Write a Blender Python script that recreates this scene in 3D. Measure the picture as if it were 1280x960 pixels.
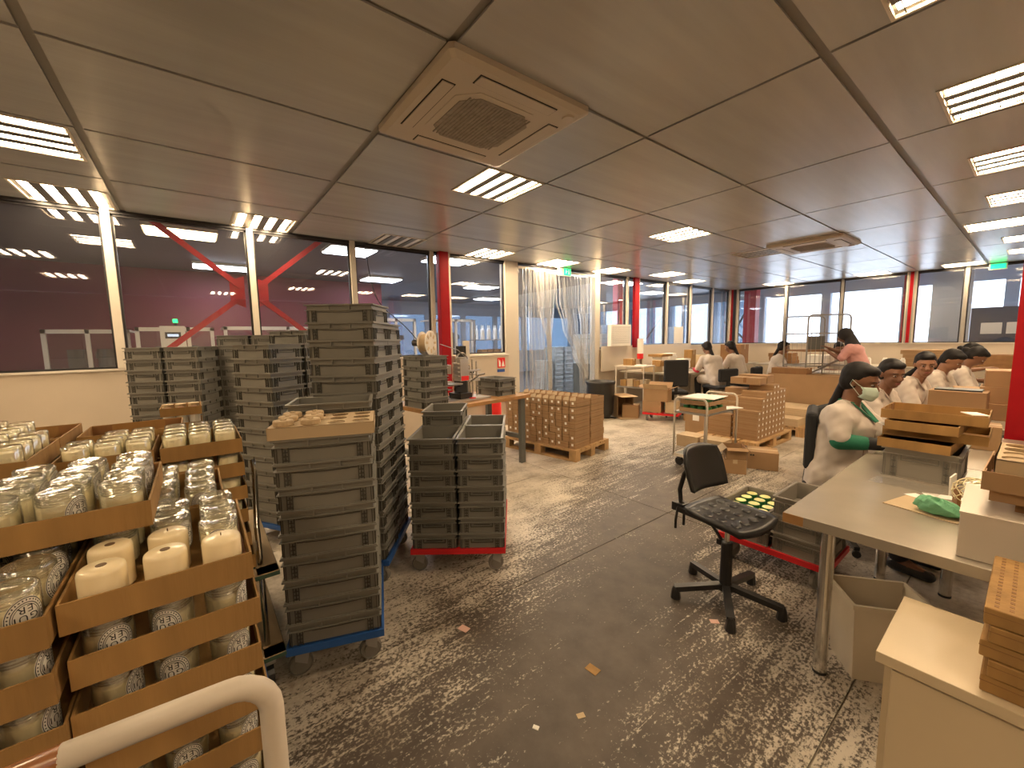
import bpy, bmesh, math, random
from mathutils import Vector, Matrix
random.seed(7)
for o in list(bpy.data.objects): bpy.data.objects.remove(o)
SC = bpy.context.scene
COL = SC.collection
R = math.radians
H = 2.85            # ceiling height
# ------------------------------------------------------------------ camera
cd = bpy.data.cameras.new('camera'); cam = bpy.data.objects.new('camera', cd); COL.objects.link(cam); SC.camera = cam
pitch, roll, yaw = .1077, -.0176, -.9128
fw = Vector((math.sin(yaw)*math.cos(pitch), math.cos(yaw)*math.cos(pitch), -math.sin(pitch)))
r0 = Vector((math.cos(yaw), -math.sin(yaw), 0)); u0 = r0.cross(fw)
rr = r0*math.cos(roll)+u0*math.sin(roll); uu = -r0*math.sin(roll)+u0*math.cos(roll)
m3 = Matrix((rr, uu, -fw)).transposed()
cam.matrix_world = Matrix.Translation((0, 0, 1.5)) @ m3.to_4x4()
cd.sensor_width = 36; cd.lens = 509.39/1280*36; cd.clip_start = .02; cd.clip_end = 200
# ------------------------------------------------------------------ sky and exposure
W = bpy.data.worlds.new('sky'); SC.world = W; W.use_nodes = True
bg = W.node_tree.nodes['Background']; bg.inputs[0].default_value = (.80, .90, 1, 1); bg.inputs[1].default_value = .55
SC.view_settings.view_transform = 'Standard'; SC.view_settings.look = 'None'
SC.view_settings.gamma = 1; SC.view_settings.use_curve_mapping = False
SC.view_settings.exposure = 3.3
LAMP_W = 9.0       # emission strength of the fluorescent strips
LAMP_C = (1, .75, .47)
HALL_W = 3.0
# ------------------------------------------------------------------ materials
MATS = {}
def mat(name, col, rough=.6, metal=0, noise=0, nscale=8, bump=0, bscale=60, emit=0, stretch=None, spec=None, coat=0):
    if name in MATS: return MATS[name]
    m = bpy.data.materials.new(name); m.use_nodes = True; MATS[name] = m
    nt = m.node_tree; b = nt.nodes['Principled BSDF']
    b.inputs['Base Color'].default_value = (*col, 1); b.inputs['Roughness'].default_value = rough; b.inputs['Metallic'].default_value = metal
    if spec is not None: b.inputs['Specular IOR Level'].default_value = spec
    if coat: b.inputs['Coat Weight'].default_value = coat; b.inputs['Coat Roughness'].default_value = .1
    if emit:
        b.inputs['Emission Color'].default_value = (*col, 1); b.inputs['Emission Strength'].default_value = emit
    if noise or bump:
        tc = nt.nodes.new('ShaderNodeTexCoord'); mp = nt.nodes.new('ShaderNodeMapping')
        nt.links.new(tc.outputs['Object'], mp.inputs[0])
        if stretch: mp.inputs['Scale'].default_value = stretch
    if noise:
        n = nt.nodes.new('ShaderNodeTexNoise'); n.inputs['Scale'].default_value = nscale; n.inputs['Detail'].default_value = 5
        nt.links.new(mp.outputs[0], n.inputs[0])
        r = nt.nodes.new('ShaderNodeValToRGB')
        r.color_ramp.elements[0].position = .3; r.color_ramp.elements[1].position = .7
        r.color_ramp.elements[0].color = (*[max(0, c*(1-noise)) for c in col], 1)
        r.color_ramp.elements[1].color = (*[min(1, c*(1+noise*.6)) for c in col], 1)
        nt.links.new(n.outputs[0], r.inputs[0]); nt.links.new(r.outputs[0], b.inputs['Base Color'])
    if bump:
        n2 = nt.nodes.new('ShaderNodeTexNoise'); n2.inputs['Scale'].default_value = bscale; n2.inputs['Detail'].default_value = 3
        nt.links.new(mp.outputs[0], n2.inputs[0])
        bp = nt.nodes.new('ShaderNodeBump'); bp.inputs['Strength'].default_value = bump; bp.inputs['Distance'].default_value = .01
        nt.links.new(n2.outputs[0], bp.inputs['Height']); nt.links.new(bp.outputs[0], b.inputs['Normal'])
    return m
def glassmat(name, tint=(.95, .97, .96), gl=.09, rough=.02, haze=0, hazecol=(.7, .7, .7)):
    if name in MATS: return MATS[name]
    m = bpy.data.materials.new(name); m.use_nodes = True; MATS[name] = m
    nt = m.node_tree; nt.nodes.remove(nt.nodes['Principled BSDF']); out = nt.nodes['Material Output']
    t = nt.nodes.new('ShaderNodeBsdfTransparent'); t.inputs[0].default_value = (*tint, 1)
    g = nt.nodes.new('ShaderNodeBsdfGlossy'); g.inputs['Roughness'].default_value = rough; g.inputs[0].default_value = (1, 1, 1, 1)
    lw = nt.nodes.new('ShaderNodeLayerWeight'); lw.inputs[0].default_value = .25
    mth = nt.nodes.new('ShaderNodeMath'); mth.operation = 'MULTIPLY_ADD'; mth.inputs[1].default_value = .6; mth.inputs[2].default_value = gl
    mth.use_clamp = True
    nt.links.new(lw.outputs['Fresnel'], mth.inputs[0])
    mx = nt.nodes.new('ShaderNodeMixShader'); nt.links.new(mth.outputs[0], mx.inputs[0]); nt.links.new(t.outputs[0], mx.inputs[1]); nt.links.new(g.outputs[0], mx.inputs[2])
    last = mx
    if haze:
        d = nt.nodes.new('ShaderNodeBsdfTranslucent'); d.inputs[0].default_value = (*hazecol, 1)
        d2 = nt.nodes.new('ShaderNodeBsdfDiffuse'); d2.inputs[0].default_value = (*hazecol, 1)
        md = nt.nodes.new('ShaderNodeMixShader'); md.inputs[0].default_value = .5
        nt.links.new(d.outputs[0], md.inputs[1]); nt.links.new(d2.outputs[0], md.inputs[2])
        m2 = nt.nodes.new('ShaderNodeMixShader'); m2.inputs[0].default_value = haze
        nt.links.new(mx.outputs[0], m2.inputs[1]); nt.links.new(md.outputs[0], m2.inputs[2]); last = m2
    nt.links.new(last.outputs[0], out.inputs[0])
    return m
M_tile = mat('ceiling_panel', (.42, .415, .405), .27, .12, noise=.10, nscale=1.2, bump=.12, bscale=9, stretch=(6, .6, 1))
M_grid = mat('ceiling_rail', (.20, .185, .165), .5, .2)
M_gap = mat('dark_gap', (.02, .018, .016), .9)
M_wall = mat('painted_wall', (.60, .51, .40), .6, noise=.06, nscale=2)
M_wallw = mat('sill_white', (.68, .63, .55), .5)
M_post = mat('window_post', (.62, .56, .47), .45)
M_frame = mat('dark_frame', (.02, .018, .02), .4)
M_red = mat('red_paint', (.34, .003, .008), .5, noise=.12, nscale=5, spec=.25)
M_redb = mat('bright_red_paint', (.45, .012, .018), .4, spec=.3)
M_maroon = mat('maroon_wall', (.17, .018, .030), .6, noise=.15, nscale=1.0)
M_hallc = mat('hall_ceiling', (.12, .11, .12), .5)
M_hallf = mat('hall_floor', (.18, .17, .17), .5)
M_glass = glassmat('window_glass', (.92, .93, .95), .06, haze=.012, hazecol=(.9, .9, .95))
M_joint = mat('joint_filler', (.24, .20, .155), .8)
M_gpost = mat('grey_post', (.30, .28, .25), .45)
M_bluewall = mat('dark_blue_wall', (.04, .055, .10), .6)
M_tint = glassmat('sky_tint_glass', (.24, .29, .35), .05)  # the hazy, dimmed blue of the sky is put into the glass tint
M_jar = glassmat('jar_glass', (.96, .96, .92), .20, .035, haze=.04, hazecol=(.95, .93, .80))
M_film = glassmat('plastic_film', (.93, .93, .92), .10, .12, haze=.12, hazecol=(.9, .88, .84))
M_strip = glassmat('pvc_strip', (.94, .93, .91), .10, .14, haze=.20, hazecol=(.95, .92, .86))
M_lamp = mat('lamp_glow', LAMP_C, .5, emit=LAMP_W)
M_lamp.node_tree.nodes['Principled BSDF'].inputs['Base Color'].default_value = (.9, .9, .9, 1)
M_bottle = mat('pale_bottle', (.75, .76, .78), .2)
M_off = mat('unlit_tube', (.75, .74, .72), .4)
M_louv = mat('lamp_louver', (.16, .145, .125), .4, .5)
M_hlamp = mat('hall_lamp', (.85, .92, 1), .5, emit=HALL_W)
M_hlampy = mat('hall_lamp_warm', (1, .78, .42), .5, emit=HALL_W)
M_ac = mat('ac_plastic', (.52, .45, .36), .45)
M_acg = mat('ac_grille', (.30, .26, .21), .7, noise=.2, nscale=30)
M_crate = mat('grey_crate', (.20, .192, .168), .46, noise=.06, nscale=6)
M_crated = mat('grey_crate_rib_shade', (.062, .058, .048), .5)  # recess shade painted in: darker than the crate's own grey
M_crateL = mat('light_grey_crate', (.25, .225, .19), .45)
M_crateLr = mat('light_grey_crate_rib', (.17, .16, .14), .45)
M_crateb = mat('blue_grey_crate', (.45, .51, .56), .45)
M_blue = mat('blue_dolly', (.02, .10, .36), .4)
M_dred = mat('red_dolly', (.62, .015, .02), .4)
M_chrome = mat('chrome', (.7, .68, .64), .18, 1)
M_steel = mat('grey_steel', (.33, .32, .30), .4, .6)
M_wheel = mat('wheel_grey', (.19, .175, .155), .5)
M_black = mat('black_plastic', (.018, .017, .017), .38)
M_blackf = mat('black_fabric', (.014, .014, .016), .8)
M_card = mat('cardboard', (.34, .19, .060), .75, noise=.22, nscale=14, bump=.2, bscale=60, stretch=(1, 1, .12))
M_cardd = mat('cardboard_dark', (.26, .13, .048), .75, noise=.12, nscale=9, stretch=(1, 1, .15))
M_cardp = mat('kraft_box', (.36, .22, .11), .75, noise=.07, nscale=5)
M_cardl = mat('light_card', (.52, .39, .24), .75, noise=.06, nscale=5)
M_pink = mat('pink_liner', (.75, .48, .40), .8)
M_wax = mat('cream_wax', (.92, .83, .58), .38)
M_waxt = mat('amber_wax', (.86, .72, .46), .3, coat=.3)
M_label = mat('paper_label', (.80, .77, .70), .6)
M_ink = mat('black_ink', (.02, .02, .02), .6)
M_wick = mat('wick_hole', (.16, .10, .05), .7)
M_tape = mat('brown_tape', (.30, .12, .04), .22, coat=.4)
M_wood = mat('bench_wood', (.42, .22, .08), .45, noise=.2, nscale=10, stretch=(1, 8, 1))
M_pallet = mat('pallet_wood', (.50, .31, .14), .75, noise=.25, nscale=8, stretch=(1, 6, 1))
M_gsteel = mat('green_grey_steel', (.12, .125, .115), .45)
M_white = mat('white_paint', (.60, .53, .44), .45)
M_cab = mat('cream_cabinet', (.58, .47, .31), .4, noise=.04, nscale=3)
M_desk = mat('steel_desk', (.40, .35, .28), .27, .3, noise=.08, nscale=4)
M_desk2 = mat('grey_desk', (.40, .36, .30), .45)
M_binp = mat('bin_plastic', (.60, .52, .40), .5, noise=.08, nscale=5)
M_paper = mat('paper', (.85, .82, .76), .7)
M_green = mat('green_cloth', (.015, .16, .09), .8, bump=.3, bscale=30)
M_lgreen = mat('light_green_rag', (.16, .42, .24), .85, bump=.5, bscale=25)
M_dgreen = mat('green_deck', (.035, .075, .05), .5)
M_tgreen = mat('green_tin', (.03, .16, .05), .35)
M_yell = mat('yellow_wax', (.82, .78, .34), .4)
M_coat = mat('white_coat', (.58, .51, .45), .85, bump=.5, bscale=9)
M_pinkc = mat('pink_blouse', (.58, .30, .28), .85, bump=.4, bscale=9)
M_skin = mat('skin', (.20, .092, .05), .5)
M_skin2 = mat('skin_light', (.30, .15, .085), .5)
M_hair = mat('black_hair', (.008, .006, .006), .62, spec=.3)
M_dark = mat('dark_trousers', (.02, .018, .02), .85)
M_mask = mat('mask', (.55, .68, .60), .8)
M_redc = mat('red_sleeve', (.50, .03, .06), .8)
M_eye = mat('eye_white', (.38, .34, .30), .4)
M_lip = mat('lips', (.30, .09, .07), .5)
M_sweet = mat('screen', (.6, .75, 1), .4, emit=.08)
M_exit = mat('exit_green', (.01, .80, .18), .4, emit=.35)
M_sred = mat('sign_red', (.75, .02, .02), .5)
M_blues = mat('sign_blue', (.03, .09, .35), .5)
M_fac = mat('facade_grey', (.48, .53, .60), .6)
M_shade = mat('window_blind', (.62, .66, .68), .7)
M_net = mat('net_string', (.72, .64, .42), .8)
M_puck = mat('beige_puck', (.50, .37, .22), .7, noise=.1, nscale=20)
M_lab2 = mat('green_label', (.25, .5, .2), .6)
M_mach = mat('machine_metal', (.50, .46, .42), .35, .6)
# floor: worn brown paint over pale concrete (the wear has its own shape)
def floor_mat():
    m = bpy.data.materials.new('worn_floor'); m.use_nodes = True; nt = m.node_tree; N = nt.nodes; Lk = nt.links
    b = N['Principled BSDF']; geo = N.new('ShaderNodeNewGeometry'); sep = N.new('ShaderNodeSeparateXYZ'); Lk.new(geo.outputs['Position'], sep.inputs[0])
    def math_(op, a, b_=None, c=None, clamp=False):
        n = N.new('ShaderNodeMath'); n.operation = op; n.use_clamp = clamp
        for i, v in enumerate((a, b_, c)):
            if v is None: continue
            if isinstance(v, (int, float)): n.inputs[i].default_value = v
            else: Lk.new(v, n.inputs[i])
        return n.outputs[0]
    def noise(scale, detail, sc=(1, 1, 1), rough=.6, loc=(0, 0, 0), rot=0):
        mp = N.new('ShaderNodeMapping'); mp.inputs['Scale'].default_value = sc; mp.inputs['Location'].default_value = loc; mp.inputs['Rotation'].default_value = (0, 0, rot)
        Lk.new(geo.outputs['Position'], mp.inputs[0])
        n = N.new('ShaderNodeTexNoise'); n.inputs['Scale'].default_value = scale; n.inputs['Detail'].default_value = detail; n.inputs['Roughness'].default_value = rough
        Lk.new(mp.outputs[0], n.inputs[0]); return n.outputs[0]
    X, Y = sep.outputs[0], sep.outputs[1]
    big = noise(.9, 3)
    # distance from the walkway centre line (X about -1.45, fading past Y = 4.4)
    cx = math_('MULTIPLY_ADD', Y, -.40, -.66)
    dx = math_('ABSOLUTE', math_('SUBTRACT', X, cx))
    dx = math_('DIVIDE', dx, .74)
    dy = math_('DIVIDE', math_('MAXIMUM', math_('SUBTRACT', Y, 3.2), 0), 1.7)
    dist = math_('SQRT', math_('ADD', math_('MULTIPLY', dx, dx), math_('MULTIPLY', dy, dy)))
    dist = math_('MULTIPLY_ADD', math_('SUBTRACT', big, .5), 1.1, dist)
    core = math_('SUBTRACT', 1.18, dist)             # >0 inside the painted path
    fine = noise(80, 5, (1, .62, 1), .68, rot=.05)
    streak = noise(17, 4, (1.5, .16, 1), .65, rot=.05)
    mid = noise(5, 4, (1, .5, 1))
    spk = math_('ADD', math_('MULTIPLY', fine, .55), math_('ADD', math_('MULTIPLY', streak, .26), math_('MULTIPLY', mid, .19)))
    lines = math_('GREATER_THAN', noise(34, 2, (1, .035, 1), .5, (3, 1, 0), rot=-.06), .70)
    spk = math_('ADD', spk, math_('MULTIPLY', lines, math_('MULTIPLY', noise(40, 3), .13)))
    v = math_('ADD', math_('MULTIPLY', math_('SUBTRACT', .53, spk), 17), math_('MULTIPLY', core, 1.75))
    paint = math_('ADD', v, .0, clamp=True)
    # pale concrete with brown grime
    g = noise(3.2, 6, (1, .7, 1), .65, (4, 2, 0)); gf = noise(30, 4)
    gr = N.new('ShaderNodeValToRGB'); gr.color_ramp.elements[0].position = .36; gr.color_ramp.elements[1].position = .56
    gr.color_ramp.elements[0].color = (.26, .215, .16, 1); gr.color_ramp.elements[1].color = (.58, .52, .435, 1)
    Lk.new(math_('ADD', math_('MULTIPLY', g, .72), math_('MULTIPLY', gf, .28)), gr.inputs[0])
    pr = N.new('ShaderNodeValToRGB'); pr.color_ramp.elements[0].position = .3; pr.color_ramp.elements[1].position = .75
    pr.color_ramp.elements[0].color = (.062, .048, .037, 1); pr.color_ramp.elements[1].color = (.118, .092, .071, 1)
    Lk.new(noise(7, 5), pr.inputs[0])
    mx = N.new('ShaderNodeMixRGB'); Lk.new(paint, mx.inputs[0]); Lk.new(gr.outputs[0], mx.inputs[1]); Lk.new(pr.outputs[0], mx.inputs[2])
    Lk.new(mx.outputs[0], b.inputs['Base Color'])
    rr_ = math_('MULTIPLY_ADD', paint, .12, .42); Lk.new(rr_, b.inputs['Roughness'])
    bp = N.new('ShaderNodeBump'); bp.inputs['Strength'].default_value = .25; bp.inputs['Distance'].default_value = .003
    Lk.new(spk, bp.inputs['Height']); Lk.new(bp.outputs[0], b.inputs['Normal'])
    return m
M_floor = floor_mat()
# ------------------------------------------------------------------ mesh helpers
class MB:
    def __init__(s): s.v = []; s.f = []; s.mi = []; s.cur = 0; s.mats = []
    def m(s, material):
        if material not in s.mats: s.mats.append(material)
        s.cur = s.mats.index(material); return s
    def add(s, vs, fs, T=None):
        b = len(s.v)
        for v in vs:
            s.v.append(tuple(T @ Vector(v)) if T is not None else tuple(v))
        for f in fs: s.f.append([b+i for i in f]); s.mi.append(s.cur)
        return s
    def box(s, x0, x1, y0, y1, z0, z1, T=None):
        return s.add([(x0, y0, z0), (x1, y0, z0), (x1, y1, z0), (x0, y1, z0), (x0, y0, z1), (x1, y0, z1), (x1, y1, z1), (x0, y1, z1)],
            [(0, 3, 2, 1), (4, 5, 6, 7), (0, 1, 5, 4), (1, 2, 6, 5), (2, 3, 7, 6), (3, 0, 4, 7)], T)
    def prism(s, pts, z0, z1, T=None):
        n = len(pts)
        return s.add([(x, y, z0) for x, y in pts]+[(x, y, z1) for x, y in pts],
            [tuple(range(n-1, -1, -1)), tuple(range(n, 2*n))]+[(i, (i+1) % n, n+(i+1) % n, n+i) for i in range(n)], T)
    def lathe(s, prof, n=16, T=None, cap=True):
        vs = []; fs = []
        for r, z in prof:
            for i in range(n):
                a = 2*math.pi*i/n; vs.append((r*math.cos(a), r*math.sin(a), z))
        for k in range(len(prof)-1):
            for i in range(n):
                j = (i+1) % n; fs.append((k*n+i, k*n+j, (k+1)*n+j, (k+1)*n+i))
        if cap:
            fs.append(tuple(range(n-1, -1, -1))); fs.append(tuple((len(prof)-1)*n+i for i in range(n)))
        return s.add(vs, fs, T)
    def cyl(s, p, r, h, n=16, axis='z', r2=None):
        T = Matrix.Translation(p)
        if axis == 'x': T = T @ Matrix.Rotation(R(90), 4, 'Y')
        if axis == 'y': T = T @ Matrix.Rotation(R(-90), 4, 'X')
        return s.lathe([(r, 0), (r if r2 is None else r2, h)], n, T)
    def tube(s, pts, r, n=10):
        P = [Vector(p) for p in pts]; k = len(P); vs = []; fs = []
        up = None
        for i, p in enumerate(P):
            d = (P[min(i+1, k-1)]-P[max(i-1, 0)]).normalized()
            if up is None:
                up = Vector((0, 0, 1)) if abs(d.z) < .9 else Vector((1, 0, 0))
            a = (up-d*up.dot(d)).normalized(); b = d.cross(a); up = a
            rr_ = r[i] if isinstance(r, (list, tuple)) else r
            for q in range(n):
                t = 2*math.pi*q/n; vs.append(tuple(p+a*rr_*math.cos(t)+b*rr_*math.sin(t)))
        for i in range(k-1):
            for q in range(n):
                j = (q+1) % n; fs.append((i*n+q, i*n+j, (i+1)*n+j, (i+1)*n+q))
        fs.append(tuple(range(n-1, -1, -1))); fs.append(tuple((k-1)*n+q for q in range(n)))
        return s.add(vs, fs)
    def bar(s, p0, p1, w, h):
        """rectangular bar between two points"""
        p0, p1 = Vector(p0), Vector(p1); d = (p1-p0); L = d.length; d.normalize()
        up = Vector((0, 0, 1)) if abs(d.z) < .95 else Vector((0, 1, 0))
        y = up.cross(d).normalized(); z = d.cross(y)
        T = Matrix.Translation(p0) @ Matrix((d, y, z)).transposed().to_4x4()
        return s.box(0, L, -w/2, w/2, -h/2, h/2, T)
    def ell(s, c, rx, ry, rz, n=14, k=9, T=None):
        prof = [(math.sin(math.pi*i/k), -math.cos(math.pi*i/k)) for i in range(k+1)]
        prof[0] = (.02, -1); prof[-1] = (.02, 1)
        M = Matrix.Translation(c) @ (T if T is not None else Matrix.Identity(4)) @ Matrix.Diagonal((rx, ry, rz, 1))
        return s.lathe(prof, n, M)
    def cap(s, p0, p1, r0_, r1_, n=12, sx=1.0):
        """tapered capsule"""
        p0, p1 = Vector(p0), Vector(p1); d = p1-p0; L = d.length; d.normalize()
        prof = [(max(.01*r0_, r0_*math.sin(math.pi/2*i/4)), -r0_*math.cos(math.pi/2*i/4)) for i in range(5)]
        prof += [(max(.01*r1_, r1_*math.cos(math.pi/2*i/4)), L+r1_*math.sin(math.pi/2*i/4)) for i in range(5)]
        q = d.to_track_quat('Z', 'Y').to_matrix().to_4x4()
        return s.lathe(prof, n, Matrix.Translation(p0) @ q)
    def mesh(s, name, smooth=False):
        me = bpy.data.meshes.new(name); me.from_pydata(s.v, [], s.f)
        for mt in s.mats: me.materials.append(mt)
        me.polygons.foreach_set('material_index', s.mi)
        if smooth: me.shade_smooth()
        me.update(); return me
    def build(s, name, parent=None, smooth=False, **kw):
        return link(name, s.mesh(name, smooth), parent, **kw)
def link(name, me, parent=None, loc=None, rz=None, label=None, cat=None, group=None, kind=None, bev=0):
    o = bpy.data.objects.new(name, me); COL.objects.link(o)
    if parent: o.parent = parent
    if loc: o.location = loc
    if rz is not None: o.rotation_euler = (0, 0, rz)
    tag(o, label, cat, group, kind)
    if bev:
        b = o.modifiers.new('b', 'BEVEL'); b.width = bev; b.segments = 2; b.limit_method = 'ANGLE'
    return o
def tag(o, label=None, cat=None, group=None, kind=None):
    if label: o['label'] = label
    if cat: o['category'] = cat
    if group: o['group'] = group
    if kind: o['kind'] = kind
    return o
def empty(name, loc=(0, 0, 0), rz=0, label=None, cat=None, group=None, kind=None):
    o = bpy.data.objects.new(name, None); o.empty_display_size = .1; COL.objects.link(o); o.location = loc; o.rotation_euler = (0, 0, rz)
    return tag(o, label, cat, group, kind)
CH = {}
def proto(root, kids):
    """remember the parts of a thing for copying"""
    CH[root.name] = kids; return root
def tree_copy(root, loc, rz=0, label=None, group=None, cat=None):
    r = root.copy(); COL.objects.link(r); r.location = loc; r.rotation_euler = (0, 0, rz)
    tag(r, label, cat, group)
    for ch in CH[root.name]:
        c = ch.copy(); COL.objects.link(c); c.parent = r
        for g in CH.get(ch.name, []):
            d = g.copy(); COL.objects.link(d); d.parent = c
    return r
ORD = ['', 'topmost', 'second from top', 'third from top', 'fourth from top', 'fifth from top', 'sixth from top', 'seventh from top', 'eighth from top', 'ninth from top', 'tenth from top',
       'eleventh from top', 'twelfth from top', 'thirteenth from top', 'fourteenth from top', 'fifteenth from top', 'sixteenth from top']
NTH = ['', 'first', 'second', 'third', 'fourth', 'fifth', 'sixth', 'seventh', 'eighth', 'ninth', 'tenth', 'eleventh', 'twelfth']
def S(name, mb, parent=None, **kw):
    o = mb.build(name, parent, **kw)
    if parent is None: o['kind'] = 'structure'
    return o
# ================================================================== THE SETTING
WX, BY = -5.74, 12.75        # left window wall plane, back window wall plane
XR, YN = 3.2, -4.0           # right and near ends of the room
SILL = 1.28
# floor: slabs with recessed saw-cut joints
fl = empty('floor', kind='structure')
xs = [-5.8, -4.75, -3.30, -1.85, -.385, 1.07, 2.2, 3.3]; ys = [-4.1, -2.9, .1, 3.1, 6.1, 9.1, 12.85]
for i in range(len(xs)-1):
    for j in range(len(ys)-1):
        g = .0035
        MB().m(M_floor).box(xs[i]+g, xs[i+1]-g, ys[j]+g, ys[j+1]-g, -.12, 0).build('slab', fl)
MB().m(M_joint).box(-5.8, 3.3, -4.1, 12.85, -.16, -.008).build('joint_bed', fl)
# the neighbouring hall has its own floor, ceiling and walls
hf = MB().m(M_hallf).box(-15, WX-.1, -6, 17, -.12, 0).box(WX-.1, 5, BY+.1, 17, -.12, 0); S('floor', hf)
# ceiling: panels between rails, lamps are let into the panels
AX = [-1.743-(-.0)+1.0*k for k in range(-4, 6)]
ax = [-5.743, -4.742, -3.743, -2.743, -1.743, -.743, .257, 1.257, 2.257, 3.257]
by = [-.460+1.4955*k for k in range(-3, 10)]
LAMPS = [  # x0, y0, lamp direction (the way its tubes run), lit
 (-4.36, -1.10, 'y', 1), (-5.715, -1.09, 'x', 1), (-5.72, .42, 'x', 1), (-5.72, 1.98, 'x', 0), (-3.34, 1.93, 'x', 1), (-5.70, 3.48, 'x', 1), (-5.70, 4.97, 'x', 1),
 (-3.34, 4.925, 'x', 1), (-5.70, 6.46, 'x', 1), (-5.35, 7.93, 'x', 1), (-5.68, 9.42, 'x', 1), (-.465, 3.41, 'x', 1), (-.455, 4.90, 'x', 1), (-.45, 6.40, 'x', 1),
 (-.72, 7.88, 'x', 1), (-.46, 9.38, 'x', 1), (-.46, 10.88, 'x', 1), (-1.35, 12.05, 'x', 1), (-2.74, 12.05, 'x', 1), (-4.65, 12.05, 'x', 1), (-3.26, 7.2, 'x', 0),
 (-.50, 1.92, 'x', 1), (-2.9, -2.1, 'x', 1), (-.5, -2.1, 'x', 1), (1.4, .4, 'x', 1)]
LR = [(x, y, x+.59, y+.59) for x, y, d, l in LAMPS]
ce = empty('ceiling', kind='structure')
MB().m(M_grid).box(WX-.05, XR+.1, YN-.1, BY+.1, H+.012, H+.03).build('rail_grid', ce)
xe = [WX]+ax[1:-1]+[XR]; ye = [YN]+[b for b in by if YN < b < BY]+[BY]
for i in range(len(xe)-1):
    for j in range(len(ye)-1):
        wx0 = .022 if abs(xe[i]+.743) < .1 else .012; wx1 = .022 if abs(xe[i+1]+.743) < .1 else .012
        wy = lambda v: .022 if v < 1.2 else .011
        x0, x1, y0, y1 = xe[i]+wx0, xe[i+1]-wx1, ye[j]+wy(ye[j]), ye[j+1]-wy(ye[j+1])
        cells = [(x0, y0, x1, y1)]
        for lx0, ly0, lx1, ly1 in LR:
            nc = []
            for a, b, c, d in cells:
                if lx1 <= a or lx0 >= c or ly1 <= b or ly0 >= d: nc.append((a, b, c, d)); continue
                if a < lx0: nc.append((a, b, lx0, d))
                if c > lx1: nc.append((lx1, b, c, d))
                aa, cc = max(a, lx0), min(c, lx1)
                if b < ly0: nc.append((aa, b, cc, ly0))
                if d > ly1: nc.append((aa, ly1, cc, d))
            cells = nc
        mb = MB().m(M_tile)
        for a, b, c, d in cells:
            if c-a > .002 and d-b > .002: mb.box(a, c, b, d, H, H+.011)
        if mb.v: mb.build('ceiling_panel', ce)
MB().m(M_hallc).box(WX-.05, XR+.1, YN-.1, BY+.1, H+.03, H+.3).build('ceiling_void', ce)
# lamps
LWORDS = {0: 'four-tube ceiling lamp at the far left edge, tubes along the windows', 1: 'lit ceiling lamp above the leftmost window pane', 2: 'lit ceiling lamp over the red cross brace', 3: 'unlit grey ceiling lamp above the window with the hanging cable',
 4: 'bright square ceiling lamp beside the near air conditioner', 5: 'ceiling lamp above the pane right of the red column', 6: 'ceiling lamp above the strip curtain beside the green exit sign', 7: 'lit ceiling lamp alone in the middle of the room',
 8: 'ceiling lamp above the right end of the strip curtain', 9: 'ceiling lamp second along the window wall beyond the curtain', 10: 'small far ceiling lamp near the back left corner', 11: 'large louvred lamp at the upper right, nearest of the right row',
 12: 'second louvred lamp of the right row', 13: 'third louvred lamp of the right row', 14: 'fourth louvred lamp of the right row', 15: 'fifth louvred lamp of the right row', 16: 'farthest louvred lamp of the right row', 17: 'lit lamp over the back windows right of the grey post',
 18: 'lit lamp over the back windows left of the red post', 19: 'lit lamp over the back windows near the left corner', 20: 'unlit louvred lamp beside the far air conditioner', 21: 'louvred lamp cut by the top right edge of the photo',
 22: 'ceiling lamp behind the viewpoint on the left', 23: 'ceiling lamp behind the viewpoint in the middle', 24: 'ceiling lamp behind the viewpoint on the right'}
def lamp_parts(lit, fins):
    k = []
    fr = MB().m(M_white)
    for a in (0, .575): fr.box(a, a+.015, 0, .59, -.006, .012)
    for a in (0, .575): fr.box(.015, .575, a, a+.015, -.006, .012)
    k.append(('frame', fr.mesh('lamp_frame')))
    k.append(('reflector', MB().m(M_louv).box(.015, .575, .015, .575, .0095, .0118).mesh('lamp_reflector')))
    for q in range(4):
        yc = .085+.14*q
        k.append(('tube', MB().m(M_lamp if lit else M_off).box(.03, .56, yc-.027, yc+.027, .001, .008).mesh('lamp_tube')))
    for q in range(3):
        yc = .155+.14*q
        k.append(('louver_blade', MB().m(M_louv).box(.02, .57, yc-.034, yc+.034, -.004, .009).mesh('lamp_blade')))
    if fins:
        for q in range(7):
            xc = .05+.0817*q
            k.append(('louver_fin', MB().m(M_louv).box(xc-.002, xc+.002, .02, .57, -.003, .0).mesh('lamp_fin')))
    return k
LPM = {(l, f): lamp_parts(l, f) for l in (0, 1) for f in (0, 1)}
for n, (x, y, d, lit) in enumerate(LAMPS):
    t = empty('ceiling_lamp', (x, y, H), 0, LWORDS[n], 'lamp', 'square four-tube lamps in the ceiling')
    if d == 'y': t.location = (x+.59, y, H); t.rotation_euler = (0, 0, R(90))
    for nm, me in LPM[(lit, int(n in (0, 11, 12, 13, 14, 15, 16, 21, 20, 7, 9, 10)))]: link(nm, me, t)
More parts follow.
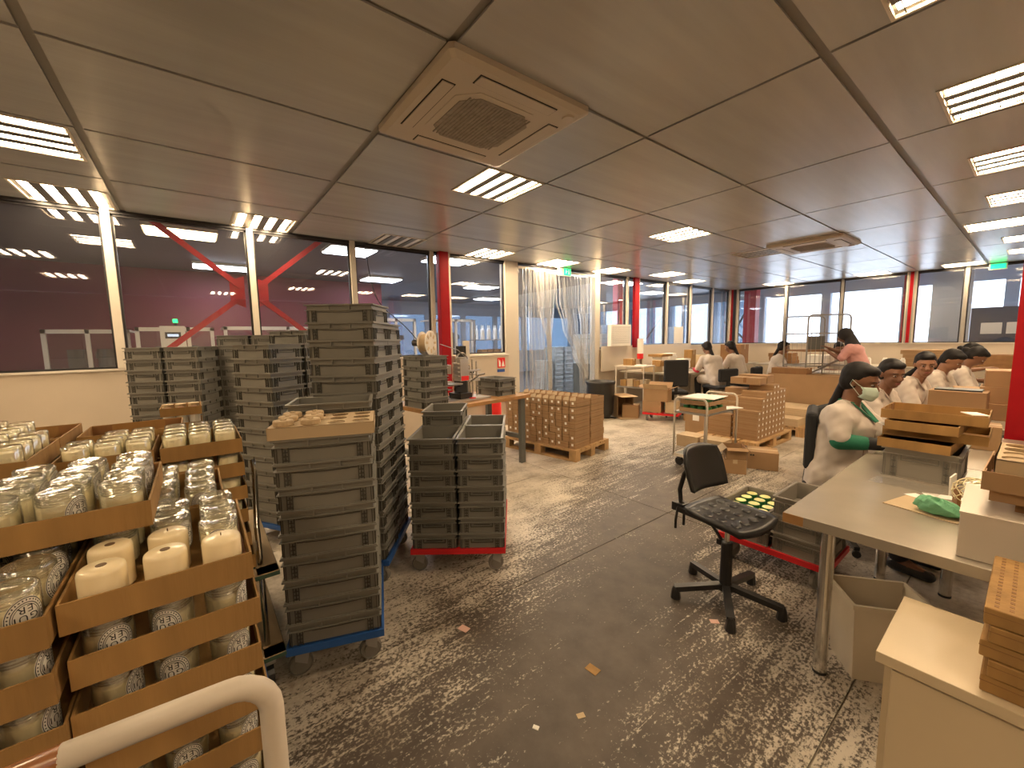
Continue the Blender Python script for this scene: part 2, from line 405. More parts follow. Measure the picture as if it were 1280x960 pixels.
# cassette air conditioners
def cassette(x, y, s, label):
    t = empty('air_conditioner', (x, y, H), 0, label, 'air conditioner', 'ceiling cassette air conditioners')
    a = s/2
    b = MB().m(M_ac); c = .05
    oct_ = lambda r, c: [(-r+c, -r), (r-c, -r), (r, -r+c), (r, r-c), (r-c, r), (-r+c, r), (-r, r-c), (-r, -r+c)]
    b.prism(oct_(a, .02), -.03, -.001)
    # lower bevelled face as four borders around the air slots
    def ring(o, i, z0, z1):
        n = len(o)
        b.add([(x_, y_, z0) for x_, y_ in o]+[(x_, y_, z1) for x_, y_ in i], [(k, n+k, n+(k+1) % n, (k+1) % n) for k in range(n)])
    ring(oct_(a, .02), oct_(a*.93, .02), -.03, -.045)
    ring(oct_(a*.93, .02), oct_(a*.60, .10), -.045, -.047)
    o = link('panel', b.mesh('ac_panel'), t)
    MB().m(M_ac).prism(oct_(a*.60, .10), -.0495, -.044).build('grille_frame', t)
    MB().m(M_acg).prism(oct_(a*.51, .085), -.053, -.049).build('grille', t)
    g = MB().m(M_acg)
    for k in range(-9, 10): g.box(-a*.47, a*.47, k*.023-.004, k*.023+.004, -.056, -.052)
    g.build('grille_bars', t, kind='stuff')
    for k in range(4):
        T = Matrix.Rotation(R(90*k), 4, 'Z')
        sl = MB().m(M_gap).box(-a*.56, a*.56, a*.69, a*.86, -.0475, -.0455, T).build('slot', t)
        MB().m(M_ac).box(-a*.545, a*.545, a*.705, a*.845, -.052, -.0470, T).build('flap', sl)
    MB().m(M_ac).cyl((a*.80, a*.80, -.056), .035, .012, 16).build('sensor', t)
    return t
cassette(-2.19, 1.485, .935, 'large square beige air conditioner in the ceiling, nearest the viewpoint')
cassette(-2.19, 7.42, .935, 'small far square air conditioner in the ceiling above the workers')
# ---- left window wall
wl = MB().m(M_wall).box(WX-.14, WX, YN-.1, 4.58, 0, SILL-.02).box(WX-.14, WX, 6.72, BY, 0, SILL-.02)
S('wall_left', wl)
S('trim_1', MB().m(M_wallw).box(WX-.15, WX+.02, YN, 4.56, SILL-.02, SILL).box(WX-.15, WX+.02, 6.74, BY, SILL-.02, SILL))
S('trim_2', MB().m(M_frame).box(WX-.06, WX+.012, YN, BY, H-.035, H+.005))
LM = [-3.9, -2.95, -1.77, -.594, .604, 1.765, 2.93, 3.20, 4.33, 4.55, 6.74, 7.83, 8.13, 9.311, 10.442, 11.60, 12.70]
def window(n, p0, p1, post=True, wide=.035):
    """one pane with its dark frame, in the left wall: from y p0 to p1"""
    t = empty('window_%d' % n, kind='structure')
    g = .012; z0, z1 = SILL, H-.035
    f = MB().m(M_frame)
    f.box(WX-.05, WX-.01, p0, p0+g*1.6, z0, z1).box(WX-.05, WX-.01, p1-g*1.6, p1, z0, z1).box(WX-.05, WX-.01, p0, p1, z0, z0+.02).box(WX-.05, WX-.01, p0, p1, z1-.02, z1)
    f.build('window_frame', t)
    MB().m(M_glass).box(WX-.033, WX-.029, p0+g, p1-g, z0+.015, z1-.015).build('pane', t)
for n, (a, b) in enumerate([(-3.9, -2.98), (-2.92, -1.80), (-1.74, -.63), (-.56, .575), (.635, 1.735), (1.80, 2.90), (3.24, 4.30), (6.78, 7.70), (8.17, 9.28), (9.34, 10.41), (10.47, 11.57), (11.63, 12.60)]):
    window(n+1, a, b)
posts = MB()
for k, (a, b) in enumerate([(-2.98, -2.92), (-1.80, -1.74), (-.63, -.56), (.575, .635), (1.735, 1.80), (2.90, 2.96), (3.20, 3.24), (9.28, 9.34), (10.41, 10.47), (11.57, 11.63), (12.60, 12.75), (7.70, 7.76), (6.72, 6.78), (8.12, 8.17)]):
    S('trim_3', MB().m(M_post).box(WX-.055, WX+.03, a, b, SILL if a < 4.5 or a > 6.7 else 0, H))
S('trim_4', MB().m(M_post).box(WX-.12, WX+.04, 4.30, 4.58, 0, H))
S('trim_5', MB().m(M_post).box(WX-.10, WX+.04, 6.62, 6.73, 0, H))
S('trim_6', MB().m(M_red).box(WX-.02, WX+.10, 3.02, 3.17, 0, H))
def hcol(name, x, y, w, d, h, label, m_=M_red, cat='column'):
    mb = MB().m(m_).box(x-w/2, x+w/2, y-d/2, y-d/2+.02, 0, h).box(x-w/2, x+w/2, y+d/2-.02, y+d/2, 0, h).box(x-.012, x+.012, y-d/2, y+d/2, 0, h)
    return mb.build(name, kind='structure')
S('trim_7', MB().m(M_red).box(WX+.0, WX+.06, 7.94, 8.11, SILL, H))
S('trim_8', MB().m(M_redb).box(WX-.30, WX-.16, 7.62, 7.80, 0, H+.1))
S('trim_9', MB().m(M_red).box(WX+.02, WX+.09, BY-.06, BY-.02, SILL, H))
S('trim_9', MB().m(M_frame).box(WX+.09, WX+.16, BY-.06, BY-.02, SILL, H))
# ---- back wall
wb = MB().m(M_wall).box(WX-.1, XR, BY, BY+.14, 0, SILL-.02); S('wall_back', wb)
S('trim_10', MB().m(M_wallw).box(WX, XR, BY-.02, BY+.15, SILL-.02, SILL))
S('trim_11', MB().m(M_frame).box(WX, XR, BY-.01, BY+.06, H-.035, H+.005))
for n, (a, b) in enumerate([(-5.52, -4.33), (-4.26, -3.12), (-3.06, -1.93), (-1.76, -1.06), (-.99, .15), (.22, 1.4), (1.46, 2.6)]):
    t = empty('window_%d' % (n+20), kind='structure'); z0, z1 = SILL, H-.035
    f = MB().m(M_frame)
    f.box(a, a+.018, BY+.01, BY+.05, z0, z1).box(b-.018, b, BY+.01, BY+.05, z0, z1).box(a, b, BY+.01, BY+.05, z0, z0+.02).box(a, b, BY+.01, BY+.05, z1-.02, z1)
    f.build('window_frame', t); MB().m(M_glass).box(a+.01, b-.01, BY+.028, BY+.032, z0+.015, z1-.015).build('pane', t)
for a, b, mt in [(-4.33, -4.27, M_gpost), (-3.11, -3.06, M_gpost), (-1.05, -.99, M_gpost), (.15, .22, M_post), (1.40, 1.46, M_post), (-5.60, -5.52, M_post), (-1.79, -1.76, M_post), (-1.93, -1.90, M_post)]:
    S('trim_12', MB().m(mt).box(a, b, BY-.02, BY+.06, SILL, H))
S('trim_13', MB().m(M_red).box(-1.875, -1.815, BY-.04, BY+.05, SILL, H))
for a, b in ((-1.90, -1.875), (-1.815, -1.79)): S('trim_13', MB().m(M_gpost).box(a, b, BY-.04, BY+.05, SILL, H))
# right and near walls (out of the picture; they close the room)
S('wall_right', MB().m(M_wall).box(XR, XR+.14, YN, BY, 0, H))
S('wall_near', MB().m(M_wall).box(WX-.1, XR+.1, YN-.14, YN, 0, H))
# red column at the right
cm = MB().m(M_red); x, y = .09, 4.72
cm.box(x-.20, x+.20, y-.12, y-.10, 0, H).box(x-.20, x+.20, y+.10, y+.12, 0, H).box(x-.02, x+.02, y-.10, y+.10, 0, H)
cm.build('steel_column', label='bright red steel column standing behind the desk at the right edge', cat='column')
# ---- cross brace behind the left windows
br = empty('cross_brace', (-6.02, .59, 0), 0, 'bright red steel cross brace behind the left windows, with bolted plates', 'brace')
C0 = (0, 0, 2.14)
for q, (y, z) in enumerate([(-1.06, 3.045), (1.06, 3.045), (-2.53, .03), (2.53, .03)]):
    s = -1 if y < 0 else 1
    br_ = MB().m(M_redb).bar((0, s*.09, 2.14+(.06 if z > 2 else -.06)), (0, y, z), .05, .06).build('brace_arm', br)
for s in (-1, 1):
    MB().m(M_redb).prism([(s*.05, -.19), (s*.20, -.12), (s*.20, .12), (s*.05, .19)][::s], -.01, .01, Matrix.Translation((0, 0, 2.14)) @ Matrix.Rotation(R(90), 4, 'Y') @ Matrix.Rotation(R(90), 4, 'Z')).build('gusset_plate', br)
    for z in (-.1, .1): MB().m(M_redb).cyl((.008, s*.15, 2.14+z*.8), .012, .014, 8, 'x').build('bolt', br)
MB().m(M_redb).bar((0, .02, 0), (0, .02, 3.0), .12, .05).build('brace_post', br) if 0 else None
# ---- the hall behind the glass
S('wall_hall', MB().m(M_maroon).box(-11.2, -11.0, -6, 4.1, 0, 3.15))
S('wall_hall_end', MB().m(M_maroon).box(-11.2, WX-.2, -5.2, -5.0, 0, 3.15))
S('ceiling', MB().m(M_hallc).box(-15, WX-.14, -6, 9, 3.05, 3.3).m(M_fac).box(-15, WX-.14, 9, 17, 3.05, 3.3).box(WX-.14, 5, BY+.14, 17, 3.05, 3.3))
S('wall_hall_left', MB().m(M_fac).box(-15.1, -15, 4, 17, 0, 1.0).box(-15.1, -15, 4, 17, 2.55, 3.1))
for k in range(8):
    y = 4+1.65*k; S('trim_18', MB().m(M_fac).box(-15.1, -15, y, y+.22, 1.0, 2.55))
    t = empty('window_%d' % (60+k), kind='structure'); MB().m(M_tint).box(-15.06, -15.055, y+.22, min(17, y+1.65), 1.0, 2.55).build('pane', t)
for q, (x, y, w, d, mt, lb) in enumerate([(-7.2, -.02, .5, .75, M_hlampy, 'warm lit lamp in the hall beyond the glass, left of the red brace'), (-9.9, .55, .5, .9, M_hlamp, 'white lamp deep in the hall behind the red brace'), (-7.1, 2.15, .6, .7, M_hlamp, 'white lamp beyond the glass with the hanging cable'),
     (-9.9, 3.7, .6, .8, M_hlamp, 'second white lamp in the hall beyond the cable'), (-6.95, 3.9, .6, .8, M_hlamp, 'white lamp beyond the pane right of the red column'), (-9.9, 6.6, .6, .8, M_hlamp, 'white hall lamp seen through the strip curtain'), (-6.6, 7.0, .6, 1.2, M_hlamp, 'added white lamp close behind the strip curtain top, brightening the hall crates'), (-7.2, 9.6, .6, .8, M_hlamp, 'white hall lamp beyond the far window posts'), (-12.5, 8.6, .6, .8, M_hlamp, 'distant white hall lamp left of the strip curtain'),  # lamp behind the strip curtain top is added to brighten the hall crates
     (-8.2, 12.4, .6, .8, M_hlamp, 'far hall lamp near the back corner')]):
    t = empty('hall_lamp', (x, y, 3.0), 0, lb, 'lamp', 'ceiling lamps in the hall beyond the glass')
    MB().m(M_white).box(-w/2-.02, w/2+.02, -d/2-.02, d/2+.02, .0, .048).build('housing', t); MB().m(mt).box(-w/2, w/2, -d/2, d/2, -.012, -.001).build('diffuser', t)
# outer facade with large windows (daylight)
FY = 15.3
S('wall_facade_low', MB().m(M_fac).box(-15, 5, FY, FY+.2, 0, .85)); S('wall_facade_top', MB().m(M_fac).box(-15, 5, FY, FY+.2, 2.74, 3.2))
fx = -15
k = 0
while fx < 5:
    S('trim_14', MB().m(M_fac).box(fx, fx+.22, FY-.02, FY+.2, .85, 2.74))
    t = empty('window_%d' % (40+k), kind='structure')
    MB().m(M_tint if fx < -6.2 else M_glass).box(fx+.22, fx+1.8, FY+.09, FY+.095, .85, 2.74).build('pane', t)
    fx += 1.8; k += 1
# daylight bay on the hall's far left side too
S('trim_15', MB().m(M_redb).box(-5.9, -5.55, 14.0, 14.3, 0, 3.05))
S('trim_15', MB().m(M_redb).box(-2.2, -1.95, 14.2, 14.4, 0, 3.05))
for (a, b) in [((-6.9, 14.9, 1.0), (-5.9, 14.9, 2.9)), ((-6.9, 14.9, 2.0), (-5.9, 14.9, 1.1)), ((-9.6, 13.5, .9), (-8.4, 13.5, 2.3))]:
    S('trim_16', MB().m(M_gsteel).bar(a, b, .05, .05))
S('wall_hall_box', MB().m(M_bluewall).box(-.98, 1.2, 13.6, 13.8, 0, 2.02))
S('wall_hall_panel', MB().m(M_fac).box(-1.62, -.99, 13.6, 13.7, 0, 3.04))
for k in range(2): MB().m(M_paper).box(0, .30, -.004, 0, 0, .24).build('wall_notice', None, loc=(-.82+.36*k, 13.598, 1.45), label='white notice, %s one, on the dark wall beyond the far right window' % ['left', 'right'][k], cat='notice', group='notices beyond the far right window')
# ================================================================== CRATES
P = .1035     # height each crate adds to a stack
def crate_kids(root, L, Wd, Hh, body, rib):
    """long side along x, L by Wd; Hh tall; parts in the crate's own frame, origin at the centre of the base"""
    a, b = L/2, Wd/2; kids = []
    sh = MB().m(body); t = .0025
    za, zb = 0, Hh
    ia, ib = a-.013, b-.013
    def wall(x0, x1, y0, y1): sh.box(x0, x1, y0, y1, 0, Hh-.004)
    wall(-ia, ia, -ib, -ib+.004); wall(-ia, ia, ib-.004, ib); wall(-ia, -ia+.004, -ib+.004, ib-.004); wall(ia-.004, ia, -ib+.004, ib-.004)
    sh.box(-ia+.004, ia-.004, -ib+.004, ib-.004, .0, .004)
    o = link('crate_shell', sh.mesh('crate_shell'), root); kids.append(o)
    rm = MB().m(body)
    def ring(a1, b1, w, z0, z1):
        rm.box(-a1, a1, -b1, -b1+w, z0, z1).box(-a1, a1, b1-w, b1, z0, z1).box(-a1, -a1+w, -b1+w, b1-w, z0, z1).box(a1-w, a1, -b1+w, b1-w, z0, z1)
    ring(a, b, .013, Hh-.008, Hh)
    ring(a-.002, b-.002, .009, Hh-.035, Hh-.031)
    ring(a-.004, b-.004, .006, 0, .004)
    for s in (-1, 1):
        for x in (-.3, .3):
            rm.box(x*a-.004, x*a+.004, min(s*(b-.003), s*(b-.011)), max(s*(b-.003), s*(b-.011)), Hh-.031, Hh-.008)
    o = link('rim', rm.mesh('crate_rim'), root); kids.append(o)
    # corner posts with little cross pattern
    for sx in (-1, 1):
        for sy in (-1, 1):
            c = MB().m(rib)
            def bx(x0, x1, y0, y1, z0, z1):
                X = sorted((sx*x0, sx*x1)); Y = sorted((sy*y0, sy*y1)); c.box(X[0], X[1], Y[0], Y[1], z0, z1)
            for q in (0, .022, .044):
                bx(ia-.004-q*1.0, ia-.008-q*1.0, ib-.002, ib+.006, 0, Hh-.036)
                bx(ia-.002, ia+.006, ib-.004-q, ib-.008-q, 0, Hh-.036)
            n = 3
            for k in range(n):
                z = .008+(Hh-.05)*k/n; e = (Hh-.05)/n
                bx(ia-.030, ia-.048, ib-.002, ib+.004, z+e*.12, z+e*.36); bx(ia-.036, ia-.042, ib-.002, ib+.004, z, z+e*.9)
                bx(ia-.002, ia+.004, ib-.030, ib-.048, z+e*.12, z+e*.36); bx(ia-.002, ia+.004, ib-.036, ib-.042, z, z+e*.9)
            o = link('corner_post', c.mesh('crate_corner'), root); kids.append(o)
    for s in (-1, 1):
        hn = MB().m(rib); X = lambda u, v: sorted((s*u, s*v))
        x0, x1 = X(ia-.001, ia+.006)
        w = b*.48
        hn.box(x0, x1, -w, w, Hh-.064, Hh-.059).box(x0, x1, -w, -w+.005, Hh-.059, Hh-.036).box(x0, x1, w-.005, w, Hh-.059, Hh-.036).box(x0, x1, -w+.02, w-.02, Hh-.048, Hh-.045)
        o = link('handle', hn.mesh('crate_handle'), root); kids.append(o)
    # shallow bowed lip across each long side
    for s in (-1, 1):
        lp = MB().m(rib); Y = sorted((s*(ib), s*(ib+.003)))
        n = 8; w = a*.66
        for k in range(n):
            u0, u1 = -1+2*k/n, -1+2*(k+1)/n; d = .005*(1-((u0+u1)/2)**2)
            lp.box(u0*w, u1*w, Y[0], Y[1], Hh-.043-d, Hh-.040-d)
        o = link('side_lip', lp.mesh('crate_lip'), root); kids.append(o)
    return kids
def new_crate(L, Wd, Hh, body=None, rib=None, name='storage_crate'):
    r = empty(name, (0, 0, -50)); r['category'] = 'crate'
    return proto(r, crate_kids(r, L, Wd, Hh, body or M_crate, rib or M_crated))
CRD = {'g': lambda: new_crate(.398, .298, P-.0006), 'b': lambda: new_crate(.398, .298, P-.0006, M_crateb, M_crateb), 'big': lambda: new_crate(.40, .30, .17, M_crateL, M_crateLr)}; CR = {}
USED = set()
def put_crate(kind, x, y, z, rz, label, group):
    if kind not in CR: CR[kind] = CRD[kind]()
    r = CR[kind]
    if kind not in USED:
        USED.add(kind); r.location = (x, y, z); r.rotation_euler = (0, 0, rz); tag(r, label, None, group); return r
    return tree_copy(r, (x, y, z), rz, label, group)
def stack(cx, cy, ang, n, z0, desc, group, kind='g', jit=.35, pitch=P):
    for k in range(n):
        a = R(ang+random.uniform(-jit, jit)); 
        lab = 'grey crate, %s, %s' % (ORD[n-k] if n-k < len(ORD) else 'lowest', desc)
        if n == 1: lab = 'grey crate, %s' % desc
        put_crate(kind, cx+random.uniform(-.0015, .0015), cy+random.uniform(-.0015, .0015), z0+k*pitch, a, lab, group)
def cdir(a): return Vector((math.cos(R(a)), math.sin(R(a)), 0))
def stk(corner, ang, L, depth_ang, Wd): 
    """centre of a crate whose visible near corners start at corner and run L along ang, Wd along depth_ang"""
    c = Vector((corner[0], corner[1], 0))+cdir(ang)*L/2+cdir(depth_ang)*Wd/2
    return c.x, c.y
def dolly(cx, cy, ang, L, Wd, m_, label, ztop=.17, wr=.05, n='crate_dolly'):
    t = empty(n, (cx, cy, 0), R(ang), label, 'dolly', 'wheeled crate dollies')
    a, b = L/2, Wd/2
    f = MB().m(m_)
    f.box(-a, a, -b, -b+.03, ztop-.03, ztop+.004).box(-a, a, b-.03, b, ztop-.03, ztop+.004).box(-a, -a+.03, -b+.03, b-.03, ztop-.03, ztop+.004).box(a-.03, a, -b+.03, b-.03, ztop-.03, ztop+.004)
    f.box(-.02, .02, -b+.03, b-.03, ztop-.03, ztop-.004).build('deck_frame', t)
    for sx in (-1, 1):
        for sy in (-1, 1):
            X, Y = sx*(a-.07), sy*(b-.055); sw = 1.57+random.uniform(-.45, .45)
            T = Matrix.Translation((X, Y, 0)) @ Matrix.Rotation(sw, 4, 'Z')
            c = MB().m(M_steel).box(-.035, .035, -.03, .03, ztop-.034, ztop-.03, T)
            for q in (-1, 1): c.prism([(-.012, 0), (.036, .03), (.03, ztop-wr-.034), (-.03, ztop-wr-.034)], -.0015, .0015, T @ Matrix.Translation((0, q*.02, wr)) @ Matrix.Rotation(R(90), 4, 'X'))
            o = c.build('castor', t)
            w = MB().m(M_wheel).lathe([(wr*.35, -.016), (wr*.55, -.016), (wr*.6, -.011), (wr*.84, -.011), (wr*.88, -.016), (wr, -.010), (wr, .010), (wr*.88, .016), (wr*.84, .011), (wr*.6, .011), (wr*.55, .016), (wr*.35, .016)], 24, T @ Matrix.Translation((.012, 0, wr)) @ Matrix.Rotation(R(90), 4, 'X'))
            w.build('wheel', o, smooth=False)
            
    return t
G1 = 'grey plastic crates in stacks'
# A: front stack on the blue dolly
A0 = (-1.915, .213); aA = 70
x, y = stk(A0, aA, .4, aA+90, .3); stack(x, y, aA, 9, .17, 'of the nearest stack, the one under the punched tray', G1)
A1 = Vector((*A0, 0))+cdir(aA+90)*.305
x2, y2 = stk((A1.x, A1.y), aA, .4, aA+90, .3); stack(x2, y2, aA, 10, .17, 'of the open-topped stack right behind the punched tray', G1)
c = Vector((*A0, 0))+cdir(aA)*.2+cdir(aA+90)*.3
dolly(c.x, c.y, aA+90, .61, .41, M_blue, 'blue wheeled dolly under the nearest crate stack', .17)
# B: the tall stack and the one behind it
aB = 52; B0 = Vector((-2.592, .512, 0))
x, y = stk(B0, aB, .4, aB+92, .3); stack(x, y, aB, 15, .17, 'of the tallest stack', G1)
B1 = B0+cdir(aB+92)*.308
x, y = stk(B1, aB, .4, aB+92, .3); stack(x, y, aB, 14, .17, 'of the stack just behind the tallest one', G1)
c = B0+cdir(aB)*.2+cdir(aB+92)*.3
dolly(c.x, c.y, aB+92, .62, .42, M_blue, 'blue wheeled dolly under the tallest crate stack', .17)
# C: pair of stacks at the left wall
aC = 64; C0 = (-5.04, -.52)
for q in range(2):
    o = Vector((*C0, 0))+cdir(aC)*.306*q
    cc = o+cdir(aC)*.15+cdir(aC+90)*.2
    stack(cc.x, cc.y, aC+90, 13, .145, ['of the far left stack against the window wall', 'of the second stack from the left, by the window wall'][q], G1)
cc = Vector((*C0, 0))+cdir(aC)*.30+cdir(aC+90)*.2
dolly(cc.x, cc.y, aC, .61, .41, M_blue, 'dolly under the far left pair of crate stacks', .145, .045)
# D: pair behind
aD = 70; D0 = (-5.10, .165)
for q in range(2):
    cc = Vector((*D0, 0))+cdir(aD)*(.15+.306*q)+cdir(aD+90)*.2
    stack(cc.x, cc.y, aD+90, 14, .148, ['of the stack below the left arm of the red brace', 'of the half-hidden stack below the window post'][q], G1)
cc = Vector((*D0, 0))+cdir(aD)*.30+cdir(aD+90)*.2
dolly(cc.x, cc.y, aD, .61, .41, M_blue, 'dolly under the hidden pair of crate stacks by the window', .148, .045)
# E: the pair with the blue-grey ends
aE = 31; E1 = Vector((-3.325, .409, 0)); E0 = E1-cdir(aE)*.4
cc = E0+cdir(aE)*.2+cdir(aE+90)*.15; stack(cc.x, cc.y, aE, 13, .155, 'of the middle stack with blue-lit ends', G1)
cc = E0+cdir(aE)*.2+cdir(aE+90)*.458; stack(cc.x, cc.y, aE, 14, .155, 'of the stack behind the one with blue-lit ends', G1)
cc = E0+cdir(aE)*.2+cdir(aE+90)*.30
dolly(cc.x, cc.y, aE+90, .61, .41, M_blue, 'dolly under the middle crate stacks', .155, .05)
# F: red dolly
aF = 52; F0 = Vector((-2.375, .995, 0))
for q in range(2):
    cc = F0+cdir(aF)*(.15+.305*q)+cdir(aF+90)*.2
    stack(cc.x, cc.y, aF+90, 7, .17, ['of the left front stack on the red dolly', 'of the right front stack on the red dolly'][q], G1)
    cc = cc+cdir(aF+90)*.406
    stack(cc.x, cc.y, aF+90, 8 if q == 0 else 7, .17, ['of the left rear stack on the red dolly', 'of the right rear stack on the red dolly'][q], G1)
cc = F0+cdir(aF)*.30+cdir(aF+90)*.40
dolly(cc.x, cc.y, aF+90, .81, .61, M_dred, 'red wheeled dolly carrying four short crate stacks', .17)
# punched cardboard tray with pucks on stack A
def punched_tray(loc, rz, L, Wd, h, nx, ny, rad, m_, label, name='punched_tray', holes_closed=()):
    t = empty(name, loc, rz, label, 'tray', 'cardboard trays with round holes')
    b = MB().m(m_); a, c = L/2, Wd/2
    b.box(-a, a, -c, -c+.003, 0, h).box(-a, a, c-.003, c, 0, h).box(-a, -a+.003, -c, c, 0, h).box(a-.003, a, -c, c, 0, h)
    b.box(-a+.003, a-.003, -c+.003, c-.003, h-.035, h-.032)
    b.build('tray_wall', t)
    s = MB().m(m_); px_, py_ = (L-.012)/nx, (Wd-.012)/ny; n = 16
    for i in range(nx):
        for j in range(ny):
            x0, y0 = -a+.006+i*px_, -c+.006+j*py_; cx, cy = x0+px_/2, y0+py_/2
            ci = []; sq = []
            for k in range(n):
                an = 2*math.pi*k/n+math.pi/4; ci.append((cx+rad*math.cos(an), cy+rad*math.sin(an)))
                m_x = max(abs(math.cos(an)), abs(math.sin(an))); sq.append((cx+px_/2*math.cos(an)/m_x, cy+py_/2*math.sin(an)/m_x))
            vs = [(p[0], p[1], h) for p in sq]+[(p[0], p[1], h) for p in ci]+[(p[0], p[1], h-.006) for p in ci]
            s.add(vs, [(k, (k+1) % n, n+(k+1) % n, n+k) for k in range(n)]+[(n+k, n+(k+1) % n, 2*n+(k+1) % n, 2*n+k) for k in range(n)])
    s.box(-a, -a+.006, -c, c, h-.003, h).box(a-.006, a, -c, c, h-.003, h).box(-a, a, -c, -c+.006, h-.003, h).box(-a, a, c-.006, c, h-.003, h)
    s.build('hole_sheet', t)
    return t
cc = Vector((*A0, 0))+cdir(aA)*.2+cdir(aA+90)*.15
TZ = .17+9*P
punched_tray((cc.x, cc.y, TZ+.001), R(aA), .42, .30, .052, 4, 3, .038, M_cardl, 'tan tray with punched round holes on top of the nearest crate stack')
Tm = Matrix.Translation((cc.x, cc.y, TZ+.053)) @ Matrix.Rotation(R(aA), 4, 'Z')
for k, (u, v) in enumerate([(-.155, -.10), (-.05, -.10), (-.155, -.0), (-.05, .0), (-.155, .095), (-.06, .098)]):
    p = Tm @ Vector((u, v, 0))
    t = empty('round_puck', p, random.random()*6, 'beige round puck, %s, on the punched tray' % ['front left', 'front second', 'middle row left', 'middle row second', 'rear left', 'rear second'][k], 'puck', 'beige pucks on the punched tray')
    MB().m(M_puck).lathe([(.036, 0), (.040, .004), (.040, .020), (.037, .024)], 20).build('puck_body', t, smooth=False)
    MB().m(M_puck).lathe([(.012, .024), (.013, .027), (.008, .030)], 10).build('knob', t)
# ================================================================== CARDBOARD TRAYS WITH CANDLE JARS
# label patch: white oval with rings and FI / GUI / ER, printed upside down (the jars stand on their mouths)
def text_tris(body, size):
    cu = bpy.data.curves.new('t', 'FONT'); cu.body = body; cu.size = size; cu.align_x = 'CENTER'; cu.align_y = 'CENTER'; cu.space_line = .85; cu.space_character = 1.15
    cu.resolution_u = 2
    o = bpy.data.objects.new('t', cu); me = o.to_mesh(); me = me.copy(); bpy.data.objects.remove(o)
    vs = [tuple(v.co) for v in me.vertices]; fs = [tuple(p.vertices) for p in me.polygons]
    bpy.data.meshes.remove(me); return vs, fs
TV, TF = text_tris('FI\nGUI\nER', .0165)
JR, JH = .0365, .094
def label_mesh():
    mb = MB()
    def wrap(x, z, r): a = x/JR; return (r*math.cos(a), r*math.sin(a), z)
    zc = JH*.50; n = 24
    def egg(s):
        return [(s*.0255*math.cos(2*math.pi*k/n), zc+s*.0345*math.sin(2*math.pi*k/n)*(1 if math.sin(2*math.pi*k/n) > 0 else .95)) for k in range(n)]
    def disc(s, r, m_):
        mb.m(m_); e = egg(s); rows = 6
        # triangulate as fan of concentric rings so that it follows the glass
        vs = [wrap(0, zc, r)]; fs = []
        for q in range(1, rows+1):
            for x, z in e: vs.append(wrap(x*q/rows, zc+(z-zc)*q/rows, r))
        for k in range(n): fs.append((0, 1+k, 1+(k+1) % n))
        for q in range(rows-1):
            for k in range(n): a = 1+q*n+k; b = 1+q*n+(k+1) % n; fs.append((a, a+n, b+n, b))
        mb.add(vs, fs)
    def band(s0, s1, r):
        mb.m(M_ink); e0, e1 = egg(s0), egg(s1)
        mb.add([wrap(x, z, r) for x, z in e0]+[wrap(x, z, r) for x, z in e1], [(k, (k+1) % n, n+(k+1) % n, n+k) for k in range(n)])
    disc(1.0, JR+.0004, M_label)
    band(.97, .93, JR+.0009); band(.74, .70, JR+.0009); band(.64, .61, JR+.0009)
    mb.m(M_ink)
    # small tick marks between the rings, where the fine lettering runs
    for k in range(30):
        a = 2*math.pi*k/30; c_, s_ = math.cos(a), math.sin(a)
        q = [(.80, -.03), (.88, -.03), (.88, .03), (.80, .03)] if k % 3 else [(.81, -.05), (.86, -.05), (.86, .05), (.81, .05)]
        vs = [wrap(.0255*(r_*c_-d_*s_), zc+.0345*(r_*s_+d_*c_), JR+.0009) for r_, d_ in q]; mb.add(vs, [(0, 1, 2, 3)])
    vs = [wrap(-v[0]*-1*-1 if 0 else -v[0], zc-v[1], JR+.0010) for v in TV]
    mb.add(vs, TF)
    return mb.mesh('jar_label')
LBM = label_mesh()
def jar_kids(root, lab=True):
    k = []
    g = MB().m(M_jar).lathe([(JR*.96, .002), (JR, .006), (JR, JH-.008), (JR*.985, JH-.003), (JR*.93, JH), (JR*.80, JH-.002), (JR*.70, JH-.0035), (.001, JH-.004)], 22, cap=False)
    k.append(link('glass', g.mesh('jar_glass', True), root))
    rg = MB().m(M_jar)
    for z, rr_ in ((JH*.74, .90), (JH*.80, .93), (JH*.86, .90), (JH*.91, .94)):
        rg.lathe([(JR*rr_*.90, z), (JR*rr_, z-.0015), (JR*rr_, z+.0015), (JR*rr_*.90, z+.003)], 22, cap=False)
    k.append(link('glass_base', rg.mesh('jar_base', True), root))
    w = MB().m(M_wax).lathe([(JR*.86, .014), (JR*.925, .018), (JR*.925, JH*.64), (JR*.90, JH*.66), (.001, JH*.665)], 20)
    k.append(link('wax', w.mesh('jar_wax', True), root))
    if lab: k.append(link('label', LBM, root, label='white oval paper label with black rings reading FI GUI ER upside down'))
    return k
def jar_proto(lab):
    r = empty('candle_jar', (0, 0, -40)); r['category'] = 'candle'; return proto(r, jar_kids(r, lab))
JP = {}
def jar(x, y, z, rz, label, group, lab=True):
    if lab not in JP:
        r = JP[lab] = jar_proto(lab); r.location = (x, y, z); r.rotation_euler = (0, 0, rz); tag(r, label, None, group); return r
    return tree_copy(JP[lab], (x, y, z), rz, label, group)
